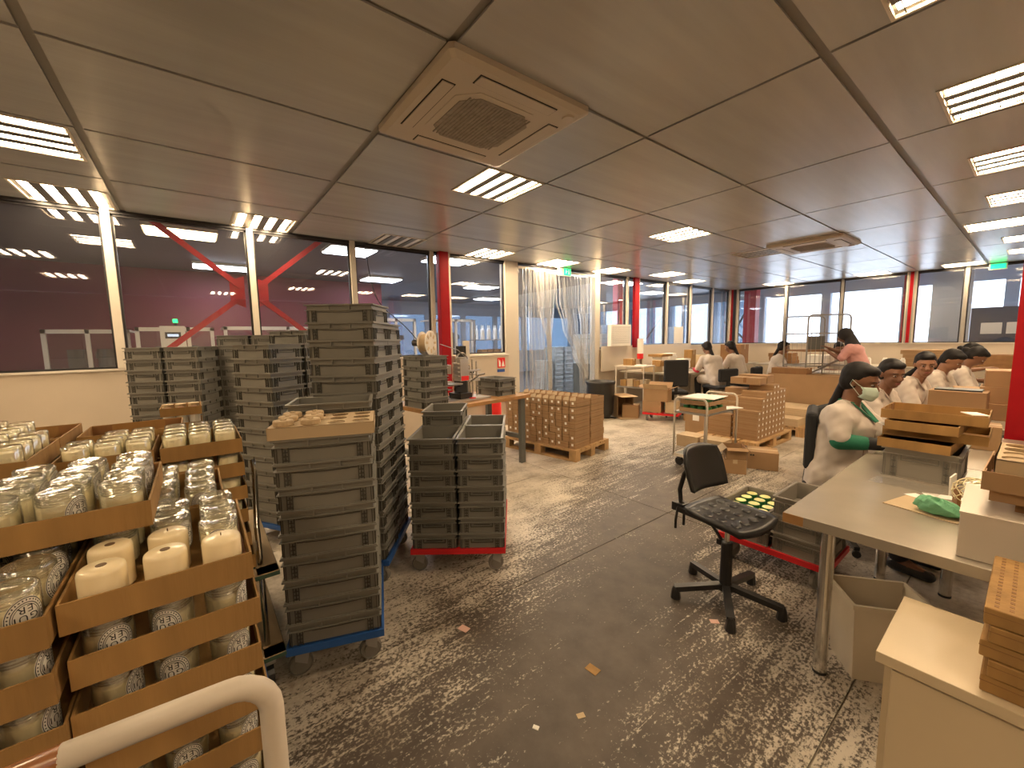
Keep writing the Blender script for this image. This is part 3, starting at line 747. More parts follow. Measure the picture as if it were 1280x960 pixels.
# far jars: one mesh each
far = MB().m(M_jar).lathe([(JR, .004), (JR, JH-.006), (JR*.94, JH), (.001, JH-.003)], 14, cap=False)
far.m(M_wax).lathe([(JR*.9, .01), (JR*.92, JH*.80), (.001, JH*.81)], 14)
FARJ = far.mesh('candle_jar_far', True)
def tray_kids(root, dx, dy, h=.056, m_=None):
    """open cardboard tray; dx along x, dy along y, centred, base at z 0"""
    m_ = m_ or M_card; a, b = dx/2, dy/2; k = []; t = .004
    f = MB().m(m_).box(-a, a, -b, b, 0, .0035).build('tray_base', root); k.append(f)
    for nm, (x0, x1, y0, y1) in (('side_wall', (-a, -a+t, -b, b)), ('side_wall', (a-t, a, -b, b)), ('side_wall', (-a+t, a-t, -b, -b+t)), ('side_wall', (-a+t, a-t, b-t, b))):
        k.append(MB().m(m_).box(x0, x1, y0, y1, .0035, h).build(nm, root))
    # folded corner flaps
    fl_ = MB().m(M_cardd if m_ is M_card else m_)
    for sx in (-1, 1):
        for sy in (-1, 1):
            X = sorted((sx*(a-t), sx*(a-t-.003))); Y = sorted((sy*(b-t), sy*(b-.07))); fl_.box(X[0], X[1], Y[0], Y[1], .004, h-.004)
    k.append(fl_.build('corner_flap', root))
    return k
TP = {}
def tray(x, y, zrim, label, group='cardboard trays of candles', dx=.378, dy=.282, rz=0, h=.056, m_=None, name='cardboard_tray'):
    key = (round(dx, 3), round(dy, 3), h, m_.name if m_ else '')
    if key not in TP:
        r = empty(name, (x, y, zrim-h), rz, label, 'tray', group); TP[key] = proto(r, tray_kids(r, dx, dy, h, m_)); return r
    return tree_copy(TP[key], (x, y, zrim-h), rz, label, group)
POS = [['left', 'middle', 'right'], ['far left', 'left', 'right', 'far right']]
GJ = 'candle jars in the cardboard trays'
def jars_in(x, y, zrim, rows, cols, where, dx=.378, dy=.282, skip=(), far_=False, face=0, h=.056, front_only=False):
    """rows run away from the viewpoint (towards -x), columns along y"""
    px_ = (dx-.012)/rows; py_ = (dy-.012)/cols
    for i in range(1 if front_only else rows):
        for j in range(cols):
            if (i, j) in skip: continue
            X = x+dx/2-.006-px_*(i+.5)+random.uniform(-.002, .002); Y = y-dy/2+.006+py_*(j+.5)+random.uniform(-.002, .002)
            rown = ['front', 'second', 'third', 'rear'][min(i, 3)]; coln = (POS[0] if cols == 3 else POS[1])[j] if cols in (3, 4) else NTH[j+1]
            lb = 'candle jar, %s row, %s, in %s' % (rown, coln, where)
            z = zrim-h+.004
            if far_:
                link('candle_jar', FARJ, None, (X, Y, z), random.random()*6, lb, 'candle', GJ)
            else:
                jar(X, Y, z, face+random.uniform(-.7, .9), lb, GJ, True)
# S2: front right column of trays (ten tiers), top one part wax pillars, part jars
S2X, S2Y = -.98-.189, -.078
for k in range(9):
    zr = 1.066-.1*k
    tray(S2X+random.uniform(-.006, .006), S2Y+random.uniform(-.005, .005)+.002*k, zr, 'cardboard tray, %s, in the front column nearest the viewpoint' % ORD[k+1])
    if 0 < k < 6: jars_in(S2X, S2Y, zr, 4, 3, 'the %s tray of the front column' % ORD[k+1].replace(' from top', ''), front_only=True, face=.25)
    if k >= 1:
        # rear jars carry the next tray; hidden ones are left out
        for (i, j) in ((3, 0), (3, 2)): 
            jar(S2X-.16, S2Y+(-.09 if j == 0 else .09), zr-.052, 3.1, 'candle jar, rear row %s, in the %s tray of the front column' % (['left', '', 'right'][j], ORD[k+1].replace(' from top', '')), GJ, False)
jars_in(S2X, S2Y, 1.066, 4, 3, 'the top front tray', skip=[(0, 0), (0, 1), (0, 2), (1, 0), (1, 1)], face=.2)
def pillar(x, y, z, rz, label, hole):
    t = empty('wax_pillar', (x, y, z), rz, label, 'candle', 'bare wax pillars in the top front tray')
    MB().m(M_waxt).lathe([(.0325, 0), (.034, .005), (.034, .078), (.0325, .084), (.029, .087), (.001, .088)], 28).build('wax_body', t, smooth=True)
    if hole: MB().m(M_wick).lathe([(.008, .0873), (.008, .0886), (.001, .0887)], 12).build('wick_hole', t)
    else: MB().m(M_wick).cyl((0, 0, .088), .0012, .006, 6).build('wick', t)
px_ = (.378-.012)/4; py_ = .09
for (i, j, hl, w) in [(0, 0, 1, 'front left, with a dark wick hole'), (0, 1, 1, 'front middle, with a dark wick hole'), (0, 2, 0, 'front right, flat topped without a hole'), (1, 0, 1, 'second row left, half hidden, with a wick hole'), (1, 1, 0, 'second row middle, flat topped')]:
    pillar(S2X+.189-.006-px_*(i+.5)+(-.004 if i else .004), S2Y-.141+.006+py_*(j+.5), 1.066-.052, 0, 'bare cream wax pillar, %s, in the top front tray' % w, hl)
MB().m(M_pink).box(-.17, .17, .085, .136, 0, .0015).build('pink_liner', None, loc=(S2X, S2Y, 1.066-.0522), label='pink paper liner strip along the right side of the top front tray', cat='paper')
# L1: column left of it, cut by the picture edge
L1X, L1Y = -.965-.189, -.078-.288
for k in range(9):
    tray(L1X+random.uniform(-.006, .006), L1Y+random.uniform(-.003, .003), 1.066-.1*k, 'cardboard tray, %s, in the column at the lower left edge' % ORD[k+1])
    if k < 4: jars_in(L1X, L1Y, 1.066-.1*k, 4, 3, 'the %s tray of the lower left edge column' % ORD[k+1].replace(' from top', ''), face=.5, front_only=k > 0)
    if k >= 1: jar(L1X-.15, L1Y, 1.066-.1*k-.052, 3.1, 'candle jar at the back of the %s tray of the lower left edge column' % ORD[k+1].replace(' from top', ''), GJ, False)
# second row of trays behind the front ones, one more tier on the left
for k in range(9):
    tray(S2X-.40+random.uniform(-.006, .006), S2Y-.03+random.uniform(-.003, .003), 1.066-.1*k, 'cardboard tray, %s, in the second column back on the right' % ORD[k+1])
jars_in(S2X-.40, S2Y-.03, 1.066, 4, 3, 'the tray behind the top front tray', face=.3)
for k in range(9):
    tray(L1X-.40, L1Y-.02, 1.066-.1*k, 'cardboard tray, %s, in the second column back on the left' % ORD[k+1])
for jx in (-.15, .15):
    for jy in (-.09, .09): jar(L1X-.40+jx, L1Y-.02+jy, 1.014, 0, 'candle jar, %s %s corner, in the second tray back on the left' % ('near' if jx > 0 else 'far', 'right' if jy > 0 else 'left'), GJ, False)
S1X, S1Y = -1.166-.189, -.103-.141
tray(S1X, S1Y, 1.166, 'cardboard tray full of glass jars, raised one tier above the front tray')
jars_in(S1X, S1Y, 1.166, 4, 3, 'the raised tray', face=1.6)
tray(S1X, S1Y-.29, 1.166, 'cardboard tray of glass jars at the left edge, beside the raised tray')
jars_in(S1X, S1Y-.29, 1.166, 4, 3, 'the raised tray cut by the left edge', face=1.6)
# near trolley carrying S1 / S2 / L1
nt_ = empty('platform_trolley', (-1.42, -.28, 0), 0, 'platform trolley with a cream tubular handle in the lower left corner', 'trolley')
MB().m(M_blue).box(-.42, .76, -.52, .405, .165, .205).build('deck', nt_)
hx = .72
pts = [(hx, -.50, .18), (hx, -.50, .93)]
for k in range(1, 7):
    a = R(90*k/6); pts.append((hx-.0, -.50+.055*(1-math.cos(a)), .93+.055*math.sin(a)))
pts2 = []
for k in range(0, 7):
    a = R(90*k/6); pts2.append((hx+.012, .33-.055*(1-math.sin(a)), .985-.055*(1-math.cos(a))))
hb = MB().m(M_white).tube([(hx, .11, .998)]+[(p[0], p[1], p[2]+.012) for p in pts2]+[(hx+.02, .33, .5), (hx+.02, .33, .17)], .0165, 18)
hb.build('handle_tube', nt_, smooth=True)
MB().m(M_tape).tube([(hx, -.50, .17), (hx, -.50, .93), (hx, -.49, .975), (hx, -.46, .992), (hx, -.42, .998), (hx, .1099, .998)], .0164, 18).build('taped_grip', nt_, smooth=True, label='part of the handle tube wrapped in glossy brown tape')
for sx in (-.33, .58):
    for sy in (-.42, .32):
        cs = MB().m(M_steel).box(sx-.03, sx+.03, sy-.028, sy+.028, .12, .165).build('castor', nt_)
        MB().m(M_black).cyl((sx, sy-.016, .0625), .0625, .032, 18, 'y').build('wheel', cs)
# S4 / S3 on the green two-shelf trolley, S5 beyond
G4 = 'cardboard trays on the green trolley'
S4X, S4Y = -1.972-.165, -.0105
for k in range(6):
    tray(S4X+random.uniform(-.01, .01), S4Y+random.uniform(-.004, .006)+.003*k, 1.12-.1*k, 'cardboard tray, %s, on the right side of the green trolley' % ORD[k+1], G4, dx=.33, dy=.255)
    if k: jars_in(S4X, S4Y, 1.12-.1*k, 4, 3, 'the %s tray on the right of the green trolley' % ORD[k+1].replace(' from top', ''), dx=.33, dy=.255, far_=True, front_only=True)
    if k:
        for q in range(3): link('candle_jar', FARJ, None, (S4X+.02-.075*q, S4Y+.083, 1.12-.1*k-.052), 0, 'candle jar on the right side of the %s tray of the green trolley, %s back' % (ORD[k+1].replace(' from top', ''), NTH[q+2]), 'candle', GJ)
jars_in(S4X, S4Y, 1.12, 4, 3, 'the top right tray of the green trolley', dx=.33, dy=.255, far_=True)
S3X, S3Y = -1.972-.165, -.275
for k in range(6):
    tray(S3X, S3Y+random.uniform(-.004, .004), 1.12-.1*k, 'cardboard tray, %s, on the left side of the green trolley' % ORD[k+1], G4, dx=.33, dy=.255)
    if k: link('candle_jar', FARJ, None, (S3X+.12, S3Y, 1.12-.1*k-.052), 0, 'candle jar in the %s tray on the left of the green trolley' % ORD[k+1].replace(' from top', ''), 'candle', GJ); link('candle_jar', FARJ, None, (S3X-.12, S3Y, 1.12-.1*k-.052), 0, 'candle jar at the back of the %s tray on the left of the green trolley' % ORD[k+1].replace(' from top', ''), 'candle', GJ)
jars_in(S3X, S3Y, 1.12, 4, 3, 'the top left tray of the green trolley', dx=.33, dy=.255, far_=True, skip=[(3, 0), (2, 0)])
gt = empty('two_shelf_trolley', (-2.30, -.12, 0), 0, 'dark green two-shelf trolley with a bent chrome handle, beside the nearest crates', 'trolley')
for z in (.18, .55):
    d = MB().m(M_dgreen).box(-.42, .40, -.30, .33, z-.018, z).build('shelf', gt)
    MB().m(M_cardl).box(-.42, .40, .25, .328, z, z+.003).box(.33, .398, -.3, .328, z, z+.003).build('shelf_edging', d)
for X, Y in ((.31, .27), (-.33, .27), (.31, -.27), (-.33, -.27)):
    if Y > 0 and X > 0: MB().m(M_chrome).tube([(X, Y, .18), (X, Y, .62), (X-.02, Y, .72), (X-.16, Y+.02, .90), (X-.20, Y+.02, .97)], .011, 10).build('chrome_handle', gt, smooth=True)
    else: MB().m(M_chrome).tube([(X, Y, .18), (X, Y, .545)], .011, 10).build('pole', gt, smooth=True)
    cs = MB().m(M_steel).box(X-.025, X+.025, Y-.025, Y+.025, .10, .162).build('castor', gt)
    MB().m(M_black).cyl((X, Y-.014, .05), .05, .028, 16, 'y').build('wheel', cs)
# S5: trays at the left edge behind the raised ones, with empty trays beyond
G5 = 'cardboard trays behind on the left'
bs = empty('tray_stand', (-2.2, -.62, 0), 0, 'low stand hidden under the left rear trays', 'stand')
MB().m(M_gsteel).box(-.40, .34, -.36, .19, .60, .64).build('top', bs)
for X in (-.36, .30):
    for Y in (-.32, .15): MB().m(M_gsteel).box(X-.02, X+.02, Y-.02, Y+.02, 0, .60).build('leg', bs)
for k in range(5):
    for q, (X, Y, w) in enumerate([(-2.015, -.565, 'near left rear'), (-2.40, -.565, 'far left rear')]):
        zr = 1.176-.12*k if 0 else 1.166-.1175*k
        tray(X, Y, zr, 'cardboard tray, %s, in the %s column' % (ORD[k+1], w), G5, dx=.375, dy=.282)
        if k:
            for s in (-1, 1): link('candle_jar', FARJ, None, (X+s*.14, Y+.09, zr-.052), 0, 'candle jar, %s corner of the %s tray in the %s column' % ('near' if s > 0 else 'far', ORD[k+1].replace(' from top', ''), w), 'candle', GJ).scale = (1, 1, 1.18)
jars_in(-2.015, -.565, 1.166, 4, 3, 'the near left rear tray', dx=.375, dy=.282, far_=True)
jars_in(-2.40, -.565, 1.166, 4, 3, 'the far left rear tray', dx=.375, dy=.282, far_=True, skip=[(0, 2), (1, 2), (2, 2), (3, 2), (3, 1)])
# empty trays behind
for k in range(9):
    tray(-2.49, -.24, 1.14-.0662*k, 'empty cardboard tray, %s, in the low pile behind the green trolley trays' % ORD[k+1], 'empty cardboard trays', dx=.30, dy=.33)
# small pile of trays with pucks in front of the far left crates
for k in range(8):
    tray(-3.98, -.115, 1.05-.115*k if k < 8 else 0, 'small cardboard tray, %s, in front of the far left crates' % ORD[k+1], 'small trays by the far left crates', dx=.30, dy=.24, h=.06)
    for q in range(3 if k < 2 else 2):
        Y = -.115+(-.075+.075*q if k < 2 else -.07+.14*q)
        t = empty('round_puck', (-3.98+.10, Y, 1.05-.115*k-.056), 0, 'pinkish beige puck, %s, in the %s small tray' % (['left', 'middle', 'right'][q] if k < 2 else ['left', 'right'][q], ORD[k+1].replace(' from top', '')), 'puck', 'pucks in the small trays')
        MB().m(M_puck if k < 1 else M_paper).lathe([(.033, 0), (.035, .004), (.035, .078 if k == 0 else .108), (.033, .08 if k == 0 else .1105)], 14).build('puck_body', t)
        if k == 0: MB().m(M_pink).box(.0345, .0358, -.018, .018, .02, .06).build('puck_label', t)
b = empty('cardboard_box', (-3.98, -.115, 0), 0, 'plain box under the small tray pile', 'box')
MB().m(M_cardp).box(-.13, .13, -.11, .11, 0, 1.05-.115*7-.06).build('box_body', b)
# ================================================================== WORKBENCH WITH THE LABELLING MACHINE
def frame(c, ax_, ay_): return c
bd = R(97.5); BO = Vector((-3.56, 1.70, 0)); ux = Vector((math.cos(bd), math.sin(bd), 0)); uy = Vector((math.cos(bd+math.pi/2), math.sin(bd+math.pi/2), 0))
wb_ = empty('workbench', BO, bd, 'workbench with orange wooden top and grey steel legs behind the red dolly', 'workbench')
MB().m(M_wood).box(0, 1.50, 0, .74, .80, .84).build('bench_top', wb_, bev=.004)
for X in (.08, 1.40):
    for Y in (.06, .66): MB().m(M_gsteel).box(X-.035, X+.035, Y-.025, Y+.025, 0, .80).build('leg', wb_)
    MB().m(M_gsteel).box(X-.02, X+.02, .085, .635, .30, .35).build('cross_bar', wb_)
MB().m(M_gsteel).box(.115, 1.365, .33, .37, .30, .34).build('cross_bar', wb_)
def on_bench(u, v, z=.84): return BO+ux*u+uy*v+Vector((0, 0, z))
p = on_bench(.17, .24); stack(p.x, p.y, 97.5+90, 5, .841, 'of the stack standing on the left end of the workbench', 'grey crates on the workbench')
p = on_bench(1.25, .34); stack(p.x, p.y, 97.5+90, 2, .841, 'of the two on the right end of the workbench', 'grey crates on the workbench')
# labelling machine
p = on_bench(.66, .34)
mc = empty('labelling_machine', p, bd, 'metal labelling machine with black base and red label in the middle of the workbench', 'machine')
MB().m(M_mach).box(-.30, .30, -.22, .20, .005, .025).build('base_plate', mc)
MB().m(M_black).box(-.09, .07, -.16, .05, .026, .085).build('base_block', mc)
MB().m(M_black).box(-.05, .05, -.10, .0, .085, .22).build('column', mc)
MB().m(M_mach).box(-.06, .05, -.13, -.02, .22, .46).cyl((0, -.075, .46), .055, .02, 16).build('press_head', mc)
MB().m(M_sred).box(-.05, .05, -.134, -.131, .225, .275).build('red_plate', mc)
h_ = MB().m(M_mach)
for k in range(4): h_.box(-.085, .075, -.12, -.03, .27+.045*k, .285+.045*k)
h_.build('cooling_fins', mc)
MB().m(M_chrome).tube([(-.07, -.08, .40)]+[(.08*math.cos(R(180-22.5*k)), -.08, .44+.09*math.sin(R(22.5*k))) for k in range(9)], .008, 8).build('cable_hoop', mc)
for X, hh in ((.13, .36), (.17, .42), (.23, .40)): MB().m(M_chrome).cyl((X, -.05, .025), .009, hh, 10).build('guide_rod', mc)
MB().m(M_mach).box(.10, .26, -.08, -.02, .20, .225).build('rod_clamp', mc); MB().m(M_mach).box(.10, .28, -.07, -.03, .31, .33).build('rod_clamp', mc)
MB().m(M_chrome).tube([(.10, -.1, .20), (.18, -.15, .27), (.28, -.14, .28)], .009, 8).build('hose', mc)
MB().m(M_steel).lathe([(.05, 0), (.11, .01), (.11, .02), (.02, .03)], 20, Matrix.Translation((-.15, -.10, .18))).build('turn_disc', mc)
MB().m(M_black).cyl((-.12, -.16, .14), .035, .03, 14, 'y').build('roller', mc)
MB().m(M_mach).box(-.30, -.10, -.02, .08, .30, .40).cyl((-.24, -.03, .35), .022, .02, 12, 'y').cyl((-.15, -.03, .35), .022, .02, 12, 'y').build('feeder_box', mc)
MB().m(M_white).box(-.33, -.08, .0, .16, .20, .215).box(-.33, -.12, -.04, .12, .12, .13).box(-.31, -.10, -.02, .10, .16, .17).build('paper_tray', mc)
MB().m(M_mach).box(-.36, -.31, -.02, .05, .026, .48).build('reel_post', mc)
MB().m(M_white).cyl((-.22, -.03, .03), .05, .07, 16).build('label_roll', mc)
MB().m(M_gap).box(.11, .21, .10, .16, .46, .60).build('control_screen', mc); MB().m(M_white).box(.20, .29, .13, .15, .40, .66).build('note_board', mc)
MB().m(M_gsteel).box(.10, .25, .12, .15, .03, .46).build('screen_post', mc)
MB().m(M_mach).cyl((.31, .12, .255), .075, .02, 22).build('small_disc', mc); MB().m(M_black).cyl((.31, .12, .275), .025, .03, 12).build('knob', mc); MB().m(M_mach).cyl((.31, .12, .026), .012, .23, 10).build('disc_post', mc); MB().m(M_mach).box(.20, .32, .11, .13, .024, .04).build('disc_arm', mc)
MB().m(M_sred).box(.02, .08, -.21, -.17, .026, .036).build('red_tool', mc)
# big tape reel on top of the crate stack side
p = on_bench(.24, .30, 0)
rl = empty('tape_reel', (p.x, p.y, .84+5*P+.003), R(35), 'large cream tape reel with a black hub on top of the workbench crate stack', 'reel')
T = Matrix.Translation((0, 0, .125)) @ Matrix.Rotation(R(90), 4, 'Y')
MB().m(M_white).lathe([(.03, -.05), (.112, -.05), (.118, -.045), (.03, -.042)], 30, T).lathe([(.03, .05), (.125, .05), (.125, .044), (.03, .042)], 30, T).build('flange', rl)
MB().m(M_cardl).lathe([(.03, -.042), (.088, -.042), (.088, .042), (.03, .042)], 30, T).build('tape_winding', rl)
g = MB().m(M_cardl)
for k in range(8): g.box(.062, .105, -.012, .012, .051, .054, T @ Matrix.Rotation(R(45*k), 4, 'Z'))
g.build('flange_slots', rl)
MB().m(M_black).lathe([(.03, -.16), (.034, -.155), (.034, -.06), (.026, -.05)], 16, T).build('hub_grip', rl)
MB().m(M_steel).box(-.05, .05, -.05, .05, 0, .008).box(-.01, .01, -.05, .05, .008, .03).build('reel_foot', rl)
cb = MB().m(M_black); cpts = []
a = Vector((WX+.04, 1.93, H-.005)); b = Vector((p.x-.14, p.y-.03, .84+5*P+.15))
for k in range(17):
    t = k/16; q = a.lerp(b, t); q.z -= .42*math.sin(math.pi*t**1.0)*(1-t)*1.1; q.y -= .10*math.sin(math.pi*t); cpts.append(q)
cb.tube(cpts, .006, 6).build('hanging_cable', label='black cable hanging from the ceiling down to the tape reel', cat='cable')
MB().m(M_steel).tube([(p.x+.10, p.y+.10, 1.47), (p.x+.02, p.y+.36, 1.40), (p.x-.05, p.y+.5, 1.31)], .004, 6).build('tape_strand', label='thin tape strand running from the reel to the labelling machine', cat='tape')
# wall panel with extinguisher sign
rp = empty('panel_heater', (WX+.002, 3.25, 0), 0, 'beige wall panel under the window behind the workbench', 'heater')
MB().m(M_wall).box(0, .09, 0, 1.06, .45, 1.24).build('heater_body', rp, bev=.01); MB().m(M_wallw).box(0, .10, -.01, 1.07, 1.24, 1.262).build('top_ledge', rp)
sg = empty('extinguisher_sign', (WX+.094, 4.06, 1.03), 0, 'red fire extinguisher sign on the beige wall panel', 'sign')
MB().m(M_sred).box(0, .003, 0, .16, 0, .17).build('sign_plate', sg)
MB().m(M_paper).box(.003, .0042, .025, .065, .02, .10).box(.003, .0042, .035, .055, .10, .125).box(.003, .0042, .02, .03, .10, .15).prism([(.085, .02), (.145, .02), (.135, .06), (.128, .12), (.12, .07), (.11, .145), (.10, .08), (.092, .06)], .003, .0042, Matrix(((0, 0, 1, 0), (1, 0, 0, 0), (0, 1, 0, 0), (0, 0, 0, 1)))).build('pictogram', sg)
MB().m(M_blues).box(0, .002, 0, .16, 0, .05).build('blue_notice', None, loc=(WX+.094, 4.05, .955), label='small blue and white notice below the extinguisher sign', cat='sign')
fx_ = empty('fire_extinguisher', (-5.55, 3.95, 0), 0, 'red fire extinguisher on the floor below its sign, half hidden by the workbench', 'extinguisher')
MB().m(M_sred).lathe([(.07, 0), (.08, .02), (.08, .45), (.06, .50), (.03, .53)], 18).build('cylinder_body', fx_, smooth=True); MB().m(M_black).cyl((0, 0, .53), .025, .05, 10).box(-.02, .10, -.01, .01, .575, .59).build('valve', fx_)
# ================================================================== EXIT SIGN AND STRIP CURTAIN
ex = empty('exit_sign', (WX+.05, 5.55, H-.155), 0, 'green lit exit sign hanging above the strip curtain', 'sign')
MB().m(M_white).box(0, .05, -.02, .30, .0, .15).box(.01, .04, .10, .18, .15, .155).build('sign_box', ex); MB().m(M_exit).box(.0505, .053, .10, .285, .012, .138).build('green_face', ex)
MB().m(M_paper).box(.0535, .0545, .15, .17, .05, .105).box(.0535, .0545, .152, .168, .108, .122).box(.0535, .0545, .17, .21, .08, .09).box(.0535, .0545, .22, .25, .03, .12).build('running_figure', ex)
ex2 = empty('exit_sign', (-.62, BY-.06, H-.13), 0, 'small green exit sign high on the far right window', 'sign')
MB().m(M_white).box(-.12, .12, 0, .05, 0, .125).build('sign_box', ex2); MB().m(M_exit).box(-.10, .10, -.004, -.001, .015, .11).build('green_face', ex2)
cu = empty('strip_curtain', (WX+.02, 0, 0), 0, 'clear plastic strip curtain, gathered in folds, across the hall doorway', 'curtain')
MB().m(M_post).box(-.02, .03, 4.58, 6.62, H-.10, H-.06).build('curtain_rail', cu)
def strip(y0, ys_, w, zb, ph, xo=0, w2=None):
    """a strip that hangs from y0 at the top through the given y offsets down to zb"""
    n = 22; vs = []; c = 7; top = H-.08
    for i in range(n+1):
        t = i/n; z = top+(zb-top)*t
        q = t*(len(ys_)-1); k = min(int(q), len(ys_)-2); f = q-k; f = f*f*(3-2*f); y = ys_[k]*(1-f)+ys_[k+1]*f
        ww = w*(1-t)+(w2 or w)*t
        for j in range(c):
            s = j/(c-1)-.5
            vs.append((xo+.020*math.sin(ph+s*5+t*2.5)+.012*math.sin(j*3.1+ph), y0+y+s*ww, z))
    fs = [(i*c+j, i*c+j+1, (i+1)*c+j+1, (i+1)*c+j) for i in range(n) for j in range(c-1)]
    MB().m(M_strip).add(vs, fs).build('plastic_strip', cu, smooth=True)
ph = 0
for k in range(7): strip(4.66+.085*k, [0, .0, .01*k, .0], .10, .03, ph, .01*(k % 3)); ph += 1.3
for k in range(5): strip(5.0+.11*k, [0, (5.34-5.0-.11*k)*.30, (5.34-5.0-.11*k)*.85, (5.34-5.0-.11*k)*.98, (5.34-5.0-.11*k)*.85], .13, .10, ph, .012*(k % 3), .05); ph += 1.1
for k in range(5): strip(5.50+.09*k, [0, .02, .20-.02*k, .48-.03*k, .78-.06*k], .11, .72, ph, .015*(k % 3), .06); ph += .9
for k in range(3): strip(5.98+.10*k, [0, .03, .12, .16-.03*k, .22-.03*k], .13, .68, ph, .01*k, .07); ph += 1.7
for k in range(5): strip(6.25+.075*k, [0, 0, .004*k, 0], .09, .03, ph, .01*(k % 2)); ph += 1.3
# crates and shelf in the hall behind the curtain
GH = 'blue-grey crates in the hall'
for q, (X, Y, n) in enumerate([(-7.45, 6.75, 9), (-7.45, 7.10, 12), (-7.45, 7.45, 12), (-7.40, 7.82, 11)]):
    for k in range(n):
        put_crate('b', X, Y+random.uniform(-.003, .003), .02+k*P*1.04, 0, 'blue-grey crate, %s, in the %s stack behind the strip curtain' % (ORD[n-k], NTH[q+1]), GH)
sh = empty('hall_shelf', (-7.3, 8.55, 0), 0, 'cream shelf unit with a red top board behind the strip curtain', 'shelf')
MB().m(M_sred).box(-.2, .2, -.35, .35, 1.30, 1.38).build('top_board', sh)
for k in range(5): MB().m(M_wallw).box(-.2, .2, -.35, .35, .1+.25*k, .20+.25*k).build('shelf_board', sh)
MB().m(M_gsteel).box(-.2, -.18, -.35, .35, .0, 1.3).build('back_panel', sh)
# machines in the hall beyond the left windows
def enclosure(x, y, w, h, d, label, doors=2, screen=False):
    t = empty('machine_cabinet', (x, y, 0), 0, label, 'machine')
    f = MB().m(M_white); b = .05
    for k in range(doors+1): yy = k*(w-b)/doors; f.box(-.03, .03, yy, yy+b, .0, h)
    f.box(-.03, .03, 0, w, h-.06, h).box(-.03, .03, 0, w, .75, .82).box(-d, .0, 0, w, h-.03, h).build('cabinet_frame', t)
    MB().m(M_gsteel).box(-d, -.04, .02, w-.02, 0, .78).build('lower_body', t)
    MB().m(M_gsteel).box(-d*.7, -d*.3, .2*w, .4*w, .8, h-.3).cyl((-d*.5, w*.65, .8), .12, h-1.1, 16).box(-d*.6, -d*.5, .5*w, .9*w, h-.45, h-.35).build('inner_mechanism', t)
    for k in range(doors):
        y0 = b+k*(w-b)/doors; y1 = (k+1)*(w-b)/doors
        MB().m(M_glass).box(-.006, .0, y0, y1, .82, h-.06).build('door_pane', t)
    if screen:
        s = MB().m(M_white).box(.03, .08, w*.30, w*.62, 1.30, h+.02).build('control_box', t)
        MB().m(M_black).box(.08, .09, w*.36, w*.56, 1.62, h-.08).build('bezel', s); MB().m(M_sweet).box(.091, .094, w*.39, w*.53, 1.65, h-.11).build('screen', s)
        MB().m(M_black).cyl((-.1, w*.5, h), .02, .08, 8).build('beacon_post', t); MB().m(M_exit).cyl((-.1, w*.5, h+.08), .035, .06, 10).build('beacon', t)
    return t
enclosure(-8.9, -1.75, .95, 1.77, .9, 'white framed machine with a glass door behind the leftmost window')
enclosure(-8.7, -.72, 1.0, 1.80, .9, 'white machine cabinet with a screen and green beacon beyond the second window', 3, True)
enclosure(-8.7, .42, 1.5, 1.82, .9, 'long white machine enclosure behind the red brace', 3)
enclosure(-8.5, 3.0, .9, 2.0, .9, 'tall white machine cabinet behind the tape reel', 2)
enclosure(-8.3, 4.35, .9, 2.0, .9, 'tall white machine cabinet right of the red column', 2)
# bottle shelf beyond the pane right of the red column
bsf = empty('bottle_shelf', (-7.6, 5.30, 0), 0, 'steel shelf of glass bottles seen through the pane behind the workbench', 'shelf')
for z in (1.02, 1.52): MB().m(M_steel).box(-.2, .2, -.45, .55, z-.02, z).build('shelf_board', bsf)
for Y in (-.44, .54): MB().m(M_steel).box(-.02, .02, Y-.015, Y+.015, 0, 1.95).build('shelf_post', bsf)
for k in range(11):
    bt = MB().m(M_bottle).lathe([(.03, 0), (.032, .01), (.032, .20), (.014, .25), (.012, .31), (.001, .312)], 10)
    bt.build('bottle', None, loc=(-7.6+.06*(k % 2), 4.92+.085*k, 1.521), label='clear bottle, %s from left, on the upper shelf in the hall' % NTH[k+1], cat='bottle', group='bottles on the hall shelf')
for k in range(5):
    MB().m(M_cardd).box(-.1, .1, -.07, .07, 0, .28).build('brown_carton', None, loc=(-7.6, 5.05+.16*k, 1.021), label='brown carton, %s from left, on the lower shelf in the hall' % NTH[k+1], cat='carton', group='cartons on the hall shelf')
# ================================================================== PALLETS OF BOXES
def pallet(corner, wdir, ldir, label, w=.8, l=1.2):
    """corner on the floor, w along wdir, l along ldir (degrees)"""
    a = cdir(wdir); b = cdir(ldir); o = Vector((corner[0], corner[1], 0))
    M = Matrix.Translation(o) @ Matrix(((b.x, a.x, 0, 0), (b.y, a.y, 0, 0), (0, 0, 1, 0), (0, 0, 0, 1)))
    loc = M @ Vector((l/2, w/2, 0))
    flip = b.cross(a).z < 0
    t = empty('wooden_pallet', loc, R(ldir), label, 'pallet'); s = -1 if flip else 1
    for k in range(7): y = -w/2+(w-.1)*k/6*1.0; MB().m(M_pallet).box(-l/2, l/2, y, y+(.09 if k % 3 else .10), .122, .144).build('top_board', t)
    for x in (-l/2, -.05, l/2-.10): MB().m(M_pallet).box(x, x+.10, -w/2, w/2, .10, .122).build('stringer_board', t)
    for x in (-l/2, -.05, l/2-.10):
        for y in (-w/2, -.05, w/2-.10): MB().m(M_pallet).box(x, x+.10, y, y+.10, .022, .10).build('block', t)
    for y in (-w/2, -.05, w/2-.10): MB().m(M_pallet).box(-l/2, l/2, y, y+.10, 0, .022).build('bottom_board', t)
    return M
